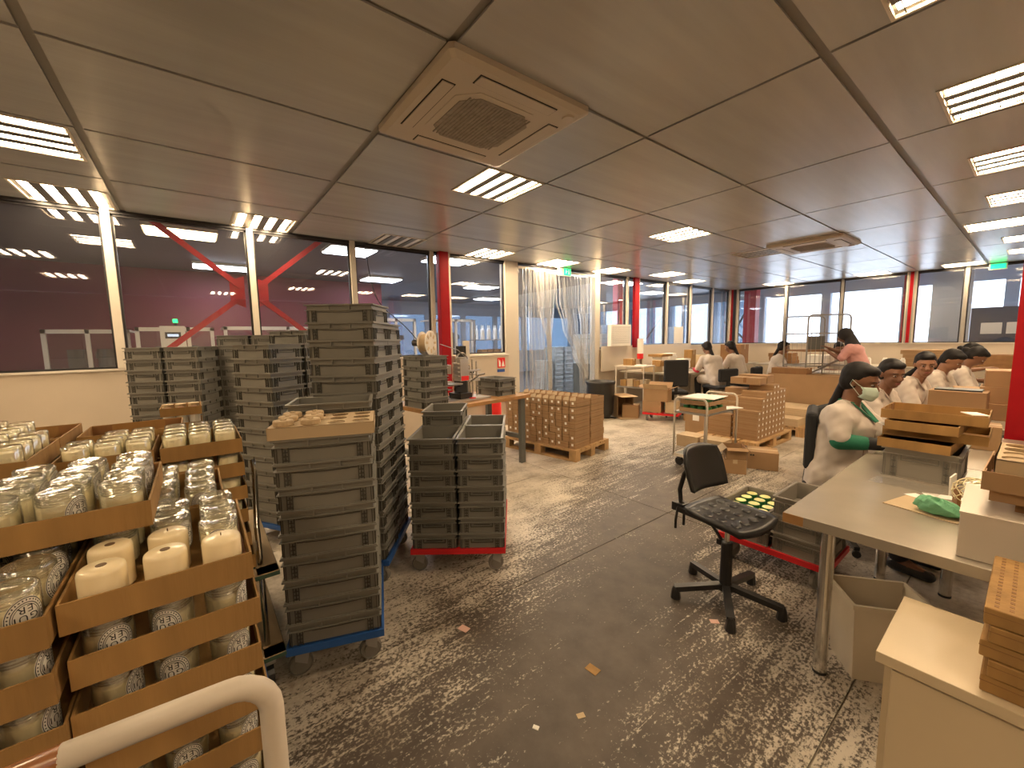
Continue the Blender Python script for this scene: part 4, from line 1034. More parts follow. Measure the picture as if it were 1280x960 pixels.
def carton_proto(dx, dy, dz, label_face=True, open_top=False, m_=None):
    r = empty('carton', (0, 0, 0)); r['category'] = 'box'; m_ = m_ or M_cardp; k = []
    if not open_top: k.append(MB().m(m_).box(-dx/2, dx/2, -dy/2, dy/2, 0, dz).build('carton_body', r))
    else:
        k.append(MB().m(m_).box(-dx/2, dx/2, -dy/2, -dy/2+.004, 0, dz).box(-dx/2, dx/2, dy/2-.004, dy/2, 0, dz).box(-dx/2, -dx/2+.004, -dy/2, dy/2, 0, dz).box(dx/2-.004, dx/2, -dy/2, dy/2, 0, dz).box(-dx/2, dx/2, -dy/2, dy/2, 0, .004).build('carton_body', r))
        k.append(MB().m(M_cardl).prism([(-dx*.46, 0), (dx*.46, 0), (dx*.30, .055), (-dx*.46, .035)], -.001, .001, Matrix.Translation((0, -dy/2, dz)) @ Matrix.Rotation(R(62), 4, 'X')).build('open_flap', r))
    k.append(MB().m(M_cardd).box(-dx/2-.0015, dx/2+.0015, -dy/2-.0005, dy/2+.0005, dz*.60, dz*.65).build('lid_edge', r))
    if label_face: k.append(MB().m(M_paper).box(-.014, .016, -dy/2-.0012, -dy/2-.0004, dz*.42, dz*.78).build('white_sticker', r))
    return proto(r, k)
def placer(proto_):
    st = {'n': 0}
    def put(loc, rz, label, group):
        if st['n'] == 0:
            st['n'] = 1; proto_.location = loc; proto_.rotation_euler = (0, 0, rz); return tag(proto_, label, None, group)
        return tree_copy(proto_, loc, rz, label, group)
    return put
# pallet 1
M1 = pallet((-3.36, 3.56), 100, 190, 'wooden pallet under the square block of small cartons')
bh, bl, bw = .0865, .104, .345
cA = placer(carton_proto(bl-.009, bw-.018, bh-.004)); cB = placer(carton_proto(bl-.009, bw-.018, bh-.004, True, True)); cN = placer(carton_proto(bl-.009, bw-.018, bh-.004, False))
G = 'small cartons on the first pallet'
ux_, uy_ = cdir(190), cdir(100)
for i in range(11):
    for k in range(7):
        for j in range(2):
            if j == 1 and i > 0 and k < 6: continue
            p = M1 @ Vector((.03+bl*(i+.5), .04+bw*(j+.5)+.004*j, .1445+bh*k))
            p += ux_*random.uniform(-.004, .004)+uy_*random.uniform(-.007, .007)
            lb = 'carton, %s, %s column from right, %s row, on the near pallet' % (ORD[7-k], NTH[i+1], ['front', 'rear'][j])
            (cB if k == 6 else (cA if (i+k*3) % 5 in (0, 2, 3) else cN))(p, R(10), lb, G)
# pallet 2: stepped block
M2 = pallet((-2.10, 5.50), 180, 90, 'wooden pallet under the stepped block of cartons behind the tubular cart')
G = 'small cartons on the second pallet'
cC = placer(carton_proto(.11-.003, .30, .075, True))
hts = [5, 7, 8, 8, 9, 9, 8, 8]
for i in range(8):
    for j in range(2):
        for k in range(hts[i]-(1 if j else 0)):
            if j == 1 and k < hts[i]-2 and i > 0: continue
            if i == 0 and j == 1 and k > 3: continue
            p = M2 @ Vector((.12+.115*(i+.5), .03+.33*(j+.5), .1445+.077*k))
            lb = 'carton, %s row from near end, level %s, %s side, stepped pallet' % (NTH[i+1], NTH[k+1], ['right', 'left'][j])
            o = cC(p, R(90), lb, G)
for q in range(2):
    bx = empty('carton', M2 @ Vector((.55+.25*q, .35, .1445+.077*9+.001)), R(90), 'large brown carton lying on top of the stepped pallet, %s one' % ['near', 'far'][q], 'box')
    MB().m(M_cardp).box(-.11, .11, -.19, .19, 0, .09+.02*q).build('carton_body', bx); MB().m(M_cardd).box(-.111, .111, -.02, .02, .02, .0905).build('tape_seam', bx) if q == 0 else None
# cartons and flat packs left of / in front of pallet 2
def box(loc, rz, s, label, m_=M_cardp, tape=True, flaps=0, name='cardboard_box', marks=False):
    t = empty(name, loc, rz, label, 'box'); x, y, z = s
    if not flaps:
        MB().m(m_).box(-x/2, x/2, -y/2, y/2, 0, z).build('box_body', t, bev=.003)
        if tape: MB().m(M_cardl).box(-x/2-.001, x/2+.001, -.022, .022, z*.75, z+.001).build('tape', t)
    else:
        b = MB().m(m_); w = .005
        b.box(-x/2, x/2, -y/2, -y/2+w, 0, z).box(-x/2, x/2, y/2-w, y/2, 0, z).box(-x/2, -x/2+w, -y/2, y/2, 0, z).box(x/2-w, x/2, -y/2, y/2, 0, z).box(-x/2, x/2, -y/2, y/2, 0, w).build('box_body', t)
        a = R(flaps)
        for s_, nm in ((-1, 0), (1, 1)):
            MB().m(M_cardl if s_ < 0 else m_).bar((0, s_*y/2, z), (0, s_*(y/2+y*.42*math.cos(a)), z+y*.42*math.sin(a)), x, .004).build('flap', t)
            MB().m(m_).bar((s_*x/2, 0, z), (s_*(x/2+x*.30*math.cos(a*.4)), 0, z+x*.30*math.sin(a*.4)), y, .004).build('flap', t)
    if marks:
        MB().m(M_ink).box(-x*.42, -x*.36, -y/2-.0012, -y/2-.0004, z*.76, z*.84).box(-x*.34, -x*.28, -y/2-.0012, -y/2-.0004, z*.76, z*.84).build('printed_mark', t)
    return t
box((-1.86, 5.05, 0), R(24), (.30, .27, .20), 'plain kraft box on the floor right of the tipped open box', marks=True)
t = box((-2.0, 4.66, 0), R(-60), (.24, .22, .155), 'lower of two half-open boxes stacked beside the tubular cart', flaps=0)
box((-2.0, 4.66, .156), R(-54), (.22, .20, .13), 'upper half-open box beside the tubular cart, flaps hanging', flaps=-40)
box((-3.12, 6.08, 0), R(0), (.34, .30, .34), 'plain box standing behind the tubular cart, bearing a white sheet')
MB().m(M_paper).box(-.05, .05, -.1515, -.1505, .16, .25).build('white_sheet', None, loc=(-3.12, 6.08, .07), label='white paper sheet stuck to the box behind the tubular cart', cat='paper')
for k in range(2):
    box((-2.86+.33*k, 5.34, 0), R(2), (.30, .26, .16), 'flat amber-topped carton, %s, behind the low deck of the tubular cart' % ['left', 'right'][k], M_cardl)
# pallet 3 with pale slabs
M3 = pallet((-2.02, 6.92), 180, 90, 'wooden pallet with low piles of pale boards beyond the stepped pallet', l=.98)
for i in range(3):
    for k in range(4 if i else 2):
        MB().m(M_cardl).box(-.30, .30, -.145, .145, 0, .055).build('board_bundle', None, loc=M3 @ Vector((.16+.31*i, .38, .1445+.057*k)), rz=R(0), label='pale board bundle, layer %s from below, %s pile, on the far pallet' % (NTH[k+1], ['near', 'middle', 'far'][i]), cat='board', group='pale board bundles')
# big brown sheet box behind
bs_ = empty('tall_cardboard_bin', (-2.28, 7.98, 0), R(0), 'long tall brown cardboard screen standing behind the pallets', 'cardboard')
MB().m(M_cardp).box(-.62, .78, -.02, .02, 0, .84).build('front_sheet', bs_); MB().m(M_cardp).box(-.62, .78, .26, .30, 0, .84).box(-.62, -.58, .02, .26, 0, .84).box(.74, .78, .02, .26, 0, .84).build('side_sheets', bs_)
box((-2.60, 8.12, .841), R(0), (.52, .28, .10), 'long brown carton lying on the tall cardboard screen', M_cardd)
# ================================================================== TUBULAR CART
tc = empty('tubular_cart', (-2.36, 4.72, 0), 0, 'tubular two-tier cart with arched handles carrying trays of green jars', 'cart')
MB().m(M_gsteel).box(-.19, .19, -.36, .36, .125, .145).build('low_deck', tc); MB().m(M_post).box(-.20, .20, -.37, -.36, .115, .15).box(-.20, -.19, -.37, .37, .115, .15).box(.19, .20, -.37, .37, .115, .15).build('deck_rim', tc)
MB().m(M_steel).box(-.20, .20, -.37, .37, .63, .65).build('shelf', tc)
for Y in (-.36, .36):
    pts = [(-.19, Y, .15), (-.19, Y, .74)]+[(-.14-.05*math.cos(R(15*k)), Y, .74+.07*math.sin(R(15*k))) for k in range(1, 7)]+[(.14+.05*math.sin(R(15*k)), Y, .74+.07*math.cos(R(15*k))) for k in range(0, 7)]+[(.19, Y, .15)]
    MB().m(M_post).tube(pts, .0115, 10).build('arched_frame', tc, smooth=True)
for X in (-.15, .15):
    for Y in (-.30, .30):
        cs = MB().m(M_gsteel).box(X-.02, X+.02, Y-.02, Y+.02, .075, .125).build('castor', tc); MB().m(M_black).cyl((X, Y-.012, .048), .048, .024, 16, 'y').build('wheel', cs)
for k in range(2):
    t = empty('jar_tray', (-2.34, 4.60+.02*k, .651+.085*k), 0, '%s cardboard tray of green jars on the tubular cart' % ['lower', 'upper'][k], 'tray')
    tray_kids(t, .34, .42, .045, M_cardp)
    for i in range(4):
        for j in range(3):
            MB().m(M_tgreen).lathe([(.034, 0), (.036, .003), (.036, .060), (.034, .064)], 14).m(M_yell).lathe([(.030, .0642), (.001, .0645)], 14).build('green_jar', None, loc=(-2.34-.126+.084*i, 4.60+.02*k-.13+.13*j, .655+.085*k), label='green jar, %s from left, %s row, in the %s tray of the tubular cart' % (NTH[i+1], NTH[j+1], ['lower', 'upper'][k]), cat='jar', group='green jars on the tubular cart')
MB().m(M_paper).box(-.19, .17, -.20, .20, 0, .006).build('cardboard_sheet', None, loc=(-2.33, 4.64, .651+.085+.069), rz=R(4), label='pale cardboard sheet covering the green jars on the tubular cart', cat='sheet')
MB().m(M_paper).box(-.08, .08, -.12, .12, 0, .008).build('paper_stack', None, loc=(-2.20, 4.96, .6512), rz=R(-20), label='loose papers at the far end of the tubular cart shelf', cat='paper')
# ================================================================== BY THE STRIP CURTAIN
bag = empty('waste_bin', (-5.05, 6.02, 0), R(20), 'black waste bag on a stand beside the strip curtain', 'bin')
MB().m(M_black).lathe([(.19, .02), (.24, .10), (.26, .45), (.25, .62), (.28, .66), (.28, .70), (.24, .69), (.22, .30)], 18).build('black_bag', bag, smooth=True)
MB().m(M_black).box(-.25, .30, -.02, .02, 0, .03).box(-.02, .02, -.25, .25, 0, .03).build('foot_frame', bag)
ob = empty('open_box', (-4.86, 6.42, 0), R(62), 'brown box lying on its side with its opening to the viewer, near the black bag', 'box')
w = .008
MB().m(M_cardp).box(-.16, .16, -.17, .17, 0, w).box(-.16, .16, -.17, .17, .42-w, .42).box(-.16, -.16+w, -.17, .17, w, .42-w).box(.16-w, .16, -.17, .17, w, .42-w).box(-.15, .15, .16, .17, w, .42-w).build('box_body', ob)
MB().m(M_cardl).box(-.16, .16, -.36, -.17, .415, .42).box(-.16, .16, -.34, -.17, 0, .005).build('flap', ob)
sc = empty('wire_cart', (-5.02, 7.05, 0), R(8), 'thin-legged white cart with a lower shelf of yellow cartons, beside the curtain', 'cart')
for X in (-.30, .30):
    for Y in (-.22, .22): MB().m(M_post).cyl((X, Y, .0), .012, .92, 8).build('leg', sc)
MB().m(M_white).box(-.32, .32, -.24, .24, .92, .94).build('top_shelf', sc); MB().m(M_steel).box(-.31, .31, -.23, .23, .50, .515).build('lower_shelf', sc)
for k in range(4): box((-5.22+.145*k, 7.02+.02*k, .516), R(8), (.13, .2, .13+.02*(k % 2)), 'small yellow-brown carton, %s from left, on the lower shelf of the wire cart' % NTH[k+1], M_cardl if k % 2 else M_card, tape=False)
box((-5.15, 7.05, .941), R(5), (.20, .16, .13), 'small orange-brown carton on top of the wire cart', M_card)
MB().m(M_paper).box(-.1, .1, -.1, .1, 0, .02).build('paper_stack', None, loc=(-4.85, 7.0, .941), rz=.4, label='crumpled white papers on the wire cart', cat='paper')
box((-4.70, 6.50, 0), R(30), (.30, .26, .24), 'kraft box on the floor between the open box and the red dolly')
dolly(-4.12, 6.64, 20, .62, .44, M_dred, 'small red dolly loaded with boxes near the office chair', .15, .05)
box((-4.26, 6.56, .156), R(20), (.32, .28, .20), 'lower left box on the small red dolly')
box((-3.96, 6.70, .156), R(20), (.20, .28, .20), 'lower right box on the small red dolly', M_cardl)
box((-4.20, 6.60, .358), R(18), (.42, .30, .22), 'upper open box with raised flaps on the small red dolly', flaps=50)
box((-3.76, 7.05, .0), R(20), (.28, .3, .36), 'tall brown box behind the small red dolly')
# office chair
def office_chair(loc, rz, label, seat_z=.48, back_h=.5):
    t = empty('office_chair', loc, rz, label, 'chair')
    MB().m(M_blackf).box(-.24, .24, -.23, .23, seat_z-.07, seat_z).build('seat', t, bev=.03)
    MB().m(M_blackf).box(-.24, -.17, -.22, .22, seat_z+.08, seat_z+.08+back_h).build('backrest', t, bev=.03)
    MB().m(M_black).box(-.23, -.20, -.03, .03, seat_z-.06, seat_z+.2).build('back_bar', t)
    MB().m(M_black).cyl((0, 0, .08), .028, seat_z-.14, 10).build('gas_lift', t)
    for k in range(5):
        a = R(72*k); l = MB().m(M_black).bar((0, 0, .085), (.27*math.cos(a), .27*math.sin(a), .06), .035, .025).build('leg', t)
        MB().m(M_black).cyl((.27*math.cos(a), .27*math.sin(a)-.012, .025), .025, .024, 10, 'y').build('wheel', l)
    return t
office_chair((-4.24, 7.16, 0), R(135), 'black high-backed office chair at the left desk', .5, .50)
# desks along the left windows
def desk(name, x0, x1, y0, y1, z, label, m_=M_desk2, legs=True, rnd=None):
    t = empty(name, ((x0+x1)/2, (y0+y1)/2, 0), 0, label, 'desk'); a, b = (x1-x0)/2, (y1-y0)/2
    if rnd:
        pts = [(-a, -b)]+[(a-rnd+rnd*math.sin(R(15*k)), -b+rnd-rnd*math.cos(R(15*k))) for k in range(7)]+[(a, b), (-a, b)]
        MB().m(m_).prism(pts, z-.035, z).build('desk_top', t)
    else: MB().m(m_).box(-a, a, -b, b, z-.035, z).build('desk_top', t, bev=.003)
    for X in (-a+.08, a-.08):
        for Y in (-b+.10, b-.10): MB().m(M_post).cyl((X, Y, 0), .022, z-.035, 10).build('leg', t)
    return t
desk('work_table', -5.68, -4.25, 7.42, 8.75, .78, 'rounded grey table by the left windows near the office chair', rnd=.5)
desk('work_table', -5.68, -4.30, 8.78, 10.4, .78, 'grey table where the red-sleeved woman works by the left windows')
desk('work_table', -5.68, -4.70, 10.43, 12.2, .78, 'far grey table in the back left corner')
desk('work_table', -2.95, -1.9, 9.42, 10.1, .78, 'table in front of the third coated woman')
desk('work_table', -4.4, -2.7, 11.2, 12.1, .80, 'table along the back wall left of the roll cage')
desk('work_table', -2.6, -1.2, 11.5, 12.4, .80, 'table along the back wall under the bright windows')
desk('work_table', -1.15, .6, 11.5, 12.4, .80, 'table along the back wall near the red column')
# clutter on those tables
random.seed(11)
GC = 'white packets piled on the left table'
def pile(x, y, z, n, s, m_, lab, group, dz=None):
    for k in range(n):
        MB().m(m_).box(-s[0]/2, s[0]/2, -s[1]/2, s[1]/2, 0, s[2]).build('packet', None, loc=(x+random.uniform(-.012, .012), y+random.uniform(-.012, .012), z+k*(s[2]+.001)), rz=random.uniform(-.12, .12), label='%s, %s' % (lab, 'layer %s from below' % NTH[k+1]), cat='packet', group=group)
pile(-5.05, 8.00, .781, 6, (.22, .28, .05), M_paper, 'white packet in the near pile under the brown lid', GC)
MB().m(M_card).box(-.17, .17, -.2, .2, 0, .05).build('cardboard_cover', None, loc=(-5.05, 8.0, .781+6*.051+.001), label='brown cardboard lid on the pile of white packets', cat='lid')
pile(-4.72, 8.35, .781, 5, (.20, .26, .05), M_paper, 'white packet in the pile behind the office chair', GC)
pile(-5.15, 8.50, .781, 7, (.22, .24, .05), M_paper, 'white packet in the pile by the window sill', GC)
box((-4.95, 9.05, .781), R(5), (.18, .22, .42), 'tall orange-brown carton on the table left of the women', M_card)
for k in range(3): box((-4.75+.0*k, 9.35+.24*k, .781), R(0), (.24, .22, .12), 'shallow carton of rolls, %s from left, beside the red-sleeved woman' % NTH[k+1], M_cardl)
for k in range(6):
    MB().m(M_paper).lathe([(.05, 0), (.06, .02), (.055, .07), (.02, .10)], 10).build('paper_bundle', None, loc=(-4.50+.06*math.sin(k*2.1), 8.95+.13*k, .781), rz=k, label='crumpled white paper bundle, %s from left, in front of the red-sleeved woman' % NTH[k+1], cat='paper', group='paper bundles')
box((-5.0, 7.62, .781), R(-8), (.34, .26, .12), 'open shallow carton at the left end of the rounded table', M_cardl, flaps=0)
box((-4.86, 7.98-.34, .902), R(-4), (.20, .16, .12), 'small carton stacked at the left end of the rounded table', M_card)
box((-5.35, 10.3, .781), R(4), (.3, .35, .25), 'pale box in the corner pile on the far table', M_cardl)
box((-4.95, 11.3, .781), R(4), (.5, .55, .50), 'large grey-brown box in the back left corner', M_cardd)
# white boards below the far left windows and a printed carton on the sill
MB().m(M_white).box(0, .03, 0, 1.05, .80, 1.33).build('white_board', None, loc=(WX+.045, 6.80, 0), label='white board leaning below the window right of the strip curtain', cat='board')
MB().m(M_white).box(0, .03, 0, 2.1, .80, 1.33).build('white_board', None, loc=(WX+.045, 8.25, 0), label='long white board below the far left windows', cat='board')
pc = empty('printed_carton', (WX+.09, 7.02, 1.331), 0, 'white carton printed with slanted dark stripes standing on the white board', 'box')
MB().m(M_paper).box(-.05, .05, 0, .68, 0, .46).build('carton_body', pc)
st = MB().m(M_ink)
for r_ in range(9):
    for c_ in range(12):
        y, z = .04+.051*c_, .05+.042*r_; st.add([(.0512, y, z), (.0512, y+.036, z+.024), (.0512, y+.036, z+.034), (.0512, y, z+.010)], [(0, 1, 2, 3)])
st.build('stripe_print', pc)
sf = empty('hall_crate_pile', (-6.25, 6.95, 0), 0, 'grey crate pile in the hall left of the printed carton', 'crate')
for k in range(6): MB().m(M_crateb).box(-.2, .2, -.2, .55, .95+.11*k, 1.05+.11*k).build('crate_layer', sf)
MB().m(M_gsteel).box(-.2, .2, -.2, .55, 0, .95).build('pile_base', sf)
ps = empty('poster_tube', (WX+.16, 8.03, 1.02), 0, 'white paper roll with a red lower band taped to the red column', 'paper')
MB().m(M_paper).cyl((0, 0, .12), .07, .34, 14).build('paper_roll', ps); MB().m(M_sred).cyl((0, 0, 0), .071, .12, 14).build('red_band', ps)
MB().m(M_paper).box(-.004, .0, 0, .42, 0, .42).build('wall_poster', None, loc=(WX+.085, 9.55, 1.34), label='white paper sheet standing on the board before the far left windows', cat='poster')
# back wall piles
for q, (X, Y, n, sx, m_) in enumerate([(-1.45, 11.95, 4, .62, M_cardp), (-.55, 12.0, 3, .9, M_cardd), (-3.9, 11.6, 3, .5, M_cardd)]):
    for k in range(n): MB().m(m_).box(-sx/2, sx/2, -.22, .22, 0, .085).build('flat_box', None, loc=(X+random.uniform(-.03, .03), Y, .801+.087*k), rz=random.uniform(-.05, .05), label='flat brown box, layer %s from below, in the %s pile on the back wall tables' % (NTH[k+1], ['middle', 'right', 'left'][q]), cat='box', group='flat boxes on the back tables')
box((-3.15, 11.7, .801), 0, (.5, .3, .22), 'white box on the back table between the women', M_paper, False)
for k in range(3):
    MB().m(M_paper).lathe([(.05, 0), (.055, .01), (.05, .14), (.03, .18)], 12).build('white_pot', None, loc=(-2.3+.28*k, 11.75, .801), label='white pot, %s from left, on the back wall table' % NTH[k+1], cat='pot', group='white pots on the back table')
# roll cage
rc = empty('roll_cage', (-2.50, 8.93, 0), R(52), 'tall tubular roll cage with thin wires in front of the bright windows', 'roll cage')
def arch(y, w, h):
    return [(-w, y, .18), (-w, y, h-.08)]+[(-w+.08-.08*math.cos(R(15*k)), y, h-.08+.08*math.sin(R(15*k))) for k in range(1, 7)]+[(w-.08+.08*math.sin(R(15*k)), y, h-.08+.08*math.cos(R(15*k))) for k in range(0, 7)]+[(w, y, .18)]
for y in (-.30, .30):
    MB().m(M_gpost).tube(arch(y, .37, 1.84), .013, 8).build('arched_side', rc, smooth=True)
    for z in (.35, .62, .95, 1.52): MB().m(M_gpost).bar((-.37, y, z), (.37, y, z), .012, .02).build('side_rail', rc)
    for k in range(8): MB().m(M_gpost).cyl((-.30+.086*k, y, .30), .003, 1.52, 6).build('side_wire', rc)
for x in (-.37, .37):
    for z in (.35, .95, 1.52): MB().m(M_gpost).bar((x, -.30, z), (x, .30, z), .02, .02).build('end_rail', rc)
MB().m(M_gsteel).box(-.38, .38, -.32, .32, .15, .18).build('cage_floor', rc); MB().m(M_cardd).box(-.34, .34, -.28, .28, 1.20, 1.23).build('cage_shelf', rc)
MB().m(M_steel).bar((-.36, -.30, .80), (.36, -.30, 1.12), .03, .03).build('slanted_bar', rc)
for sx in (-.32, .32):
    for sy in (-.26, .26): MB().m(M_black).cyl((sx, sy-.015, .06), .06, .03, 14, 'y').box(sx-.015, sx+.015, sy-.02, sy+.02, .1, .15).build('castor', rc)
MB().m(M_gsteel).box(-.13, .13, -.02, .02, 0, .24).build('olive_sheet', None, loc=(-2.50, 8.93, 1.2312), rz=R(20), label='olive grey panel standing on the roll cage shelf', cat='panel')
# ================================================================== CHAIR IN THE WALKWAY
ch = empty('swivel_chair', (-1.0, 2.29, 0), R(-8), 'black moulded swivel chair with studded seat in the walkway', 'chair')
# seat: rounded sheet with bumps
sv = []; n = 20; cseat = MB().m(M_black)
def seat_pt(u, v):   # u forward, v side
    wq = .182-.02*max(0, -u); x = u*.20; y = v*wq
    r = math.sqrt(u*u*v*v); x *= 1-.12*v*v*abs(u)**.5 if u > 0 else 1-.18*v*v; 
    z = .508+.012*v*v+.012*(u < -.6)*(abs(u)-.6)*2-.018*max(0, u-.55)
    return x, y, z
N = 12
top = [seat_pt(-1+2*i/N, -1+2*j/N) for i in range(N+1) for j in range(N+1)]
bot = [(x*.97, y*.97, z-.032) for x, y, z in top]
fs = []
for i in range(N):
    for j in range(N):
        a = i*(N+1)+j; fs.append((a, a+N+1, a+N+2, a+1)); b = a+len(top); fs.append((b, b+1, b+N+2, b+N+1))
edge = [i for i in range(N+1)]+[i*(N+1)+N for i in range(1, N+1)]+[N*(N+1)+j for j in range(N-1, -1, -1)]+[i*(N+1) for i in range(N-1, 0, -1)]
for k in range(len(edge)): a, b = edge[k], edge[(k+1) % len(edge)]; fs.append((a, b, b+len(top), a+len(top)))
cseat.add(top+bot, fs).build('seat', ch, smooth=True)
for i in range(4):
    for j in range(4):
        x, y = -.125+.080*i, -.115+.077*j
        MB().m(M_black).lathe([(.026, 0), (.026, .003), (.019, .008), (.001, .009)], 14, Matrix.Translation((x, y, .5065+.012*(y/.182)**2))).build('seat_stud', ch, smooth=False)
# backrest: curved plate
bk = []; N = 10
for i in range(N+1):
    for j in range(N+1):
        u, v = -1+2*i/N, -1+2*j/N
        s = 1-.16*u**4*v*v*1.2-.10*max(0, u)*abs(v)
        y = v*.165*(1-.16*max(0, u)**2-.05*max(0, -u)**2); z = u*.125*(1-.12*v**4)
        bk.append((-.150-.035+.045*v*v-.035*u, y, .735+z))
fs = []
for i in range(N):
    for j in range(N):
        a = i*(N+1)+j; L_ = len(bk); fs.append((a, a+1, a+N+2, a+N+1)); fs.append((a+L_, a+L_+N+1, a+L_+N+2, a+L_+1))
edge = [i for i in range(N+1)]+[i*(N+1)+N for i in range(1, N+1)]+[N*(N+1)+j for j in range(N-1, -1, -1)]+[i*(N+1) for i in range(N-1, 0, -1)]
for k in range(len(edge)): a, b = edge[k], edge[(k+1) % len(edge)]; fs.append((b, a, a+len(bk), b+len(bk)))
bo = MB().m(M_black).add(bk+[(x-.025, y*.98, z) for x, y, z in bk], fs).build('backrest', ch, smooth=True)
MB().m(M_steel).lathe([(.03, 0), (.034, .004), (.03, .006)], 14, Matrix.Translation((-.262, 0, .80)) @ Matrix.Rotation(R(-90), 4, 'Y') @ Matrix.Diagonal((.45, 1, 1, 1))).build('grip_slot', bo)
MB().m(M_black).tube([(-.245, 0, .72), (-.29, 0, .66), (-.32, 0, .55), (-.31, 0, .47), (-.26, 0, .445)], .014, 10).build('back_bar', ch, smooth=True)
MB().m(M_black).box(-.35, -.27, -.035, .035, .42, .47).build('bracket', ch)
for Y in (-.03, .03): MB().m(M_black).tube([(-.31, Y, .44), (-.315, Y*1.3, .36), (-.315, Y*1.3, .31)], .008, 8).build('lever', ch, smooth=True)
MB().m(M_black).box(-.30, .10, -.05, .05, .425, .455).box(-.10, .10, -.09, .09, .445, .463).build('seat_plate', ch)
MB().m(M_chrome).cyl((0, 0, .32), .014, .12, 12).build('piston', ch)
MB().m(M_black).lathe([(.040, .06), (.033, .10), (.030, .34), (.026, .345)], 16).build('column', ch, smooth=False)
MB().m(M_black).bar((-.12, 0, .43), (-.03, 0, .34), .012, .012).box(-.055, -.030, -.015, .015, .315, .345).build('brace_lever', ch)
for k in range(5):
    a = R(72*k+20); c_, s_ = math.cos(a), math.sin(a)
    l = MB().m(M_black).bar((.02*c_, .02*s_, .085), (.28*c_, .28*s_, .060), .038, .030).build('base_leg', ch)
    MB().m(M_black).lathe([(.026, 0), (.028, .006), (.022, .05), (.014, .072)], 10, Matrix.Translation((.275*c_, .275*s_, 0))).build('foot_glide', l)
# crates on the red dolly by the desk
dolly(-.95, 2.95, 0, .62, .42, M_dred, 'red dolly with light grey crates under the edge of the steel desk', .165, .055)
GB = 'light grey crates by the steel desk'
CRD['big'] = lambda: new_crate(.398, .298, .1145, M_crateL, M_crateLr)
for k in range(2): put_crate('big', -1.105, 2.95, .17+.1155*k, R(90), 'light grey crate, %s, left pile beside the steel desk' % ['lower', 'upper holding jars'][k], GB)
for k in range(3): put_crate('big', -.797, 2.95, .17+.1155*k, R(90), 'light grey crate, %s, right pile beside the steel desk' % ['lowest', 'middle', 'topmost'][k], GB)
for i in range(3):
    for j in range(4):
        t = empty('green_jar', (-1.105-.085+.085*i, 2.95-.135+.09*j, .17+.1155+.0045), 0, 'green jar of yellow wax, %s row from the front, %s, in the light grey crate' % (NTH[j+1], ['left', 'middle', 'right'][i]), 'jar', 'green jars in the light grey crate')
        MB().m(M_tgreen).lathe([(.033, 0), (.036, .003), (.036, .082), (.034, .083)], 18).build('jar_body', t, smooth=False); MB().m(M_yell).lathe([(.033, .0832), (.032, .085), (.001, .0852)], 18).build('wax_top', t)
t = empty('paper_roll', (-.78, 3.02, .17+.1155*2+.0045), 0, 'pale roll inside the topmost light grey crate', 'roll'); MB().m(M_paper).lathe([(.05, 0), (.055, .01), (.055, .07), (.02, .075)], 18).build('roll_body', t)
# ================================================================== STEEL DESKS ON THE RIGHT
def sdesk(x0, x1, y0, y1, label, z=.74, legs=()):
    t = empty('steel_desk', (x0, y0, 0), 0, label, 'desk'); w, d = x1-x0, y1-y0
    MB().m(M_desk).box(0, w, 0, d, z-.042, z).build('desk_top', t, bev=.002)
    for X, Y in legs:
        l = MB().m(M_chrome).cyl((X, Y, .012), .026, z-.054, 18).build('leg', t, smooth=False); MB().m(M_black).cyl((X, Y, 0), .027, .012, 18).build('foot_cap', l)
    return t
d1 = sdesk(-.627, .78, 1.955, 3.36, 'large brushed steel desk in the right foreground', legs=((.13, .14), (.13, 1.25), (1.27, .14), (1.27, 1.25), (.40, 1.32)))
MB().m(M_wood).box(0, .075, -.0025, -.0008, .699, .739).build('worn_corner', d1, label='worn orange-brown patch on the desk corner')
sdesk(-.60, .78, 3.37, 4.50, 'second steel desk, beyond the foreground one, behind the stacked trays', legs=((.10, .10), (.10, 1.03), (1.24, .10), (1.24, 1.03)))
sdesk(-.58, .30, 4.90, 7.2, 'long steel desk in front of the middle seated workers', legs=((.10, .10), (.10, 2.2), (.80, .10), (.80, 2.2)))
sdesk(-.58, .30, 7.23, 10.2, 'far steel desk in front of the farthest workers', legs=((.10, .10), (.10, 2.8), (.80, .10), (.80, 2.8)))
# things on the near desk
gc = empty('grey_euro_crate', (-.335, 3.09, .741), R(90), 'grey crate under the brown trays on the steel desk', 'crate')
crate_kids(gc, .398, .298, .155, M_crateL, M_crateLr)
trs = [(-.335, 3.09, .30, .40, 'lowest'), (-.30, 3.12, .40, .30, 'second from below'), (-.345, 3.10, .30, .40, 'third from below'), (-.31, 3.10, .385, .30, 'topmost')]
zz = .741+.156
for k, (X, Y, sx, sy, w) in enumerate([(-.355, 3.07, .275, .38, 'lowest'), (-.31, 3.14, .385, .33, 'second from below'), (-.335, 3.06, .27, .38, 'third from below'), (-.315, 3.10, .385, .33, 'topmost')]):
    t = empty('brown_tray', (X, Y, zz), R([-3, 1, -2, 1][k]), 'brown cardboard tray, %s, on the grey crate of the steel desk' % w, 'tray', 'brown trays on the steel desk'); tray_kids(t, sx, sy, .048, M_card); zz += .0495
for k, (X, Y, Z) in enumerate([(-.50, 3.0, .99), (-.15, 3.0, .99)]):
    MB().m(M_paper).box(-.03, .03, -.05, .05, 0, .004).build('white_card_slip', None, loc=(X+(.02 if k == 0 else -.02), Y, .741+.156+.0495*(2 if k == 0 else 4)+(.002)), rz=.5, label='white paper slip sticking out at the %s of the brown trays' % ['left', 'right'][k], cat='paper')
wbx = empty('white_box', (.14, 2.21, .741), R(2), 'large plain white box at the right end of the steel desk', 'box')
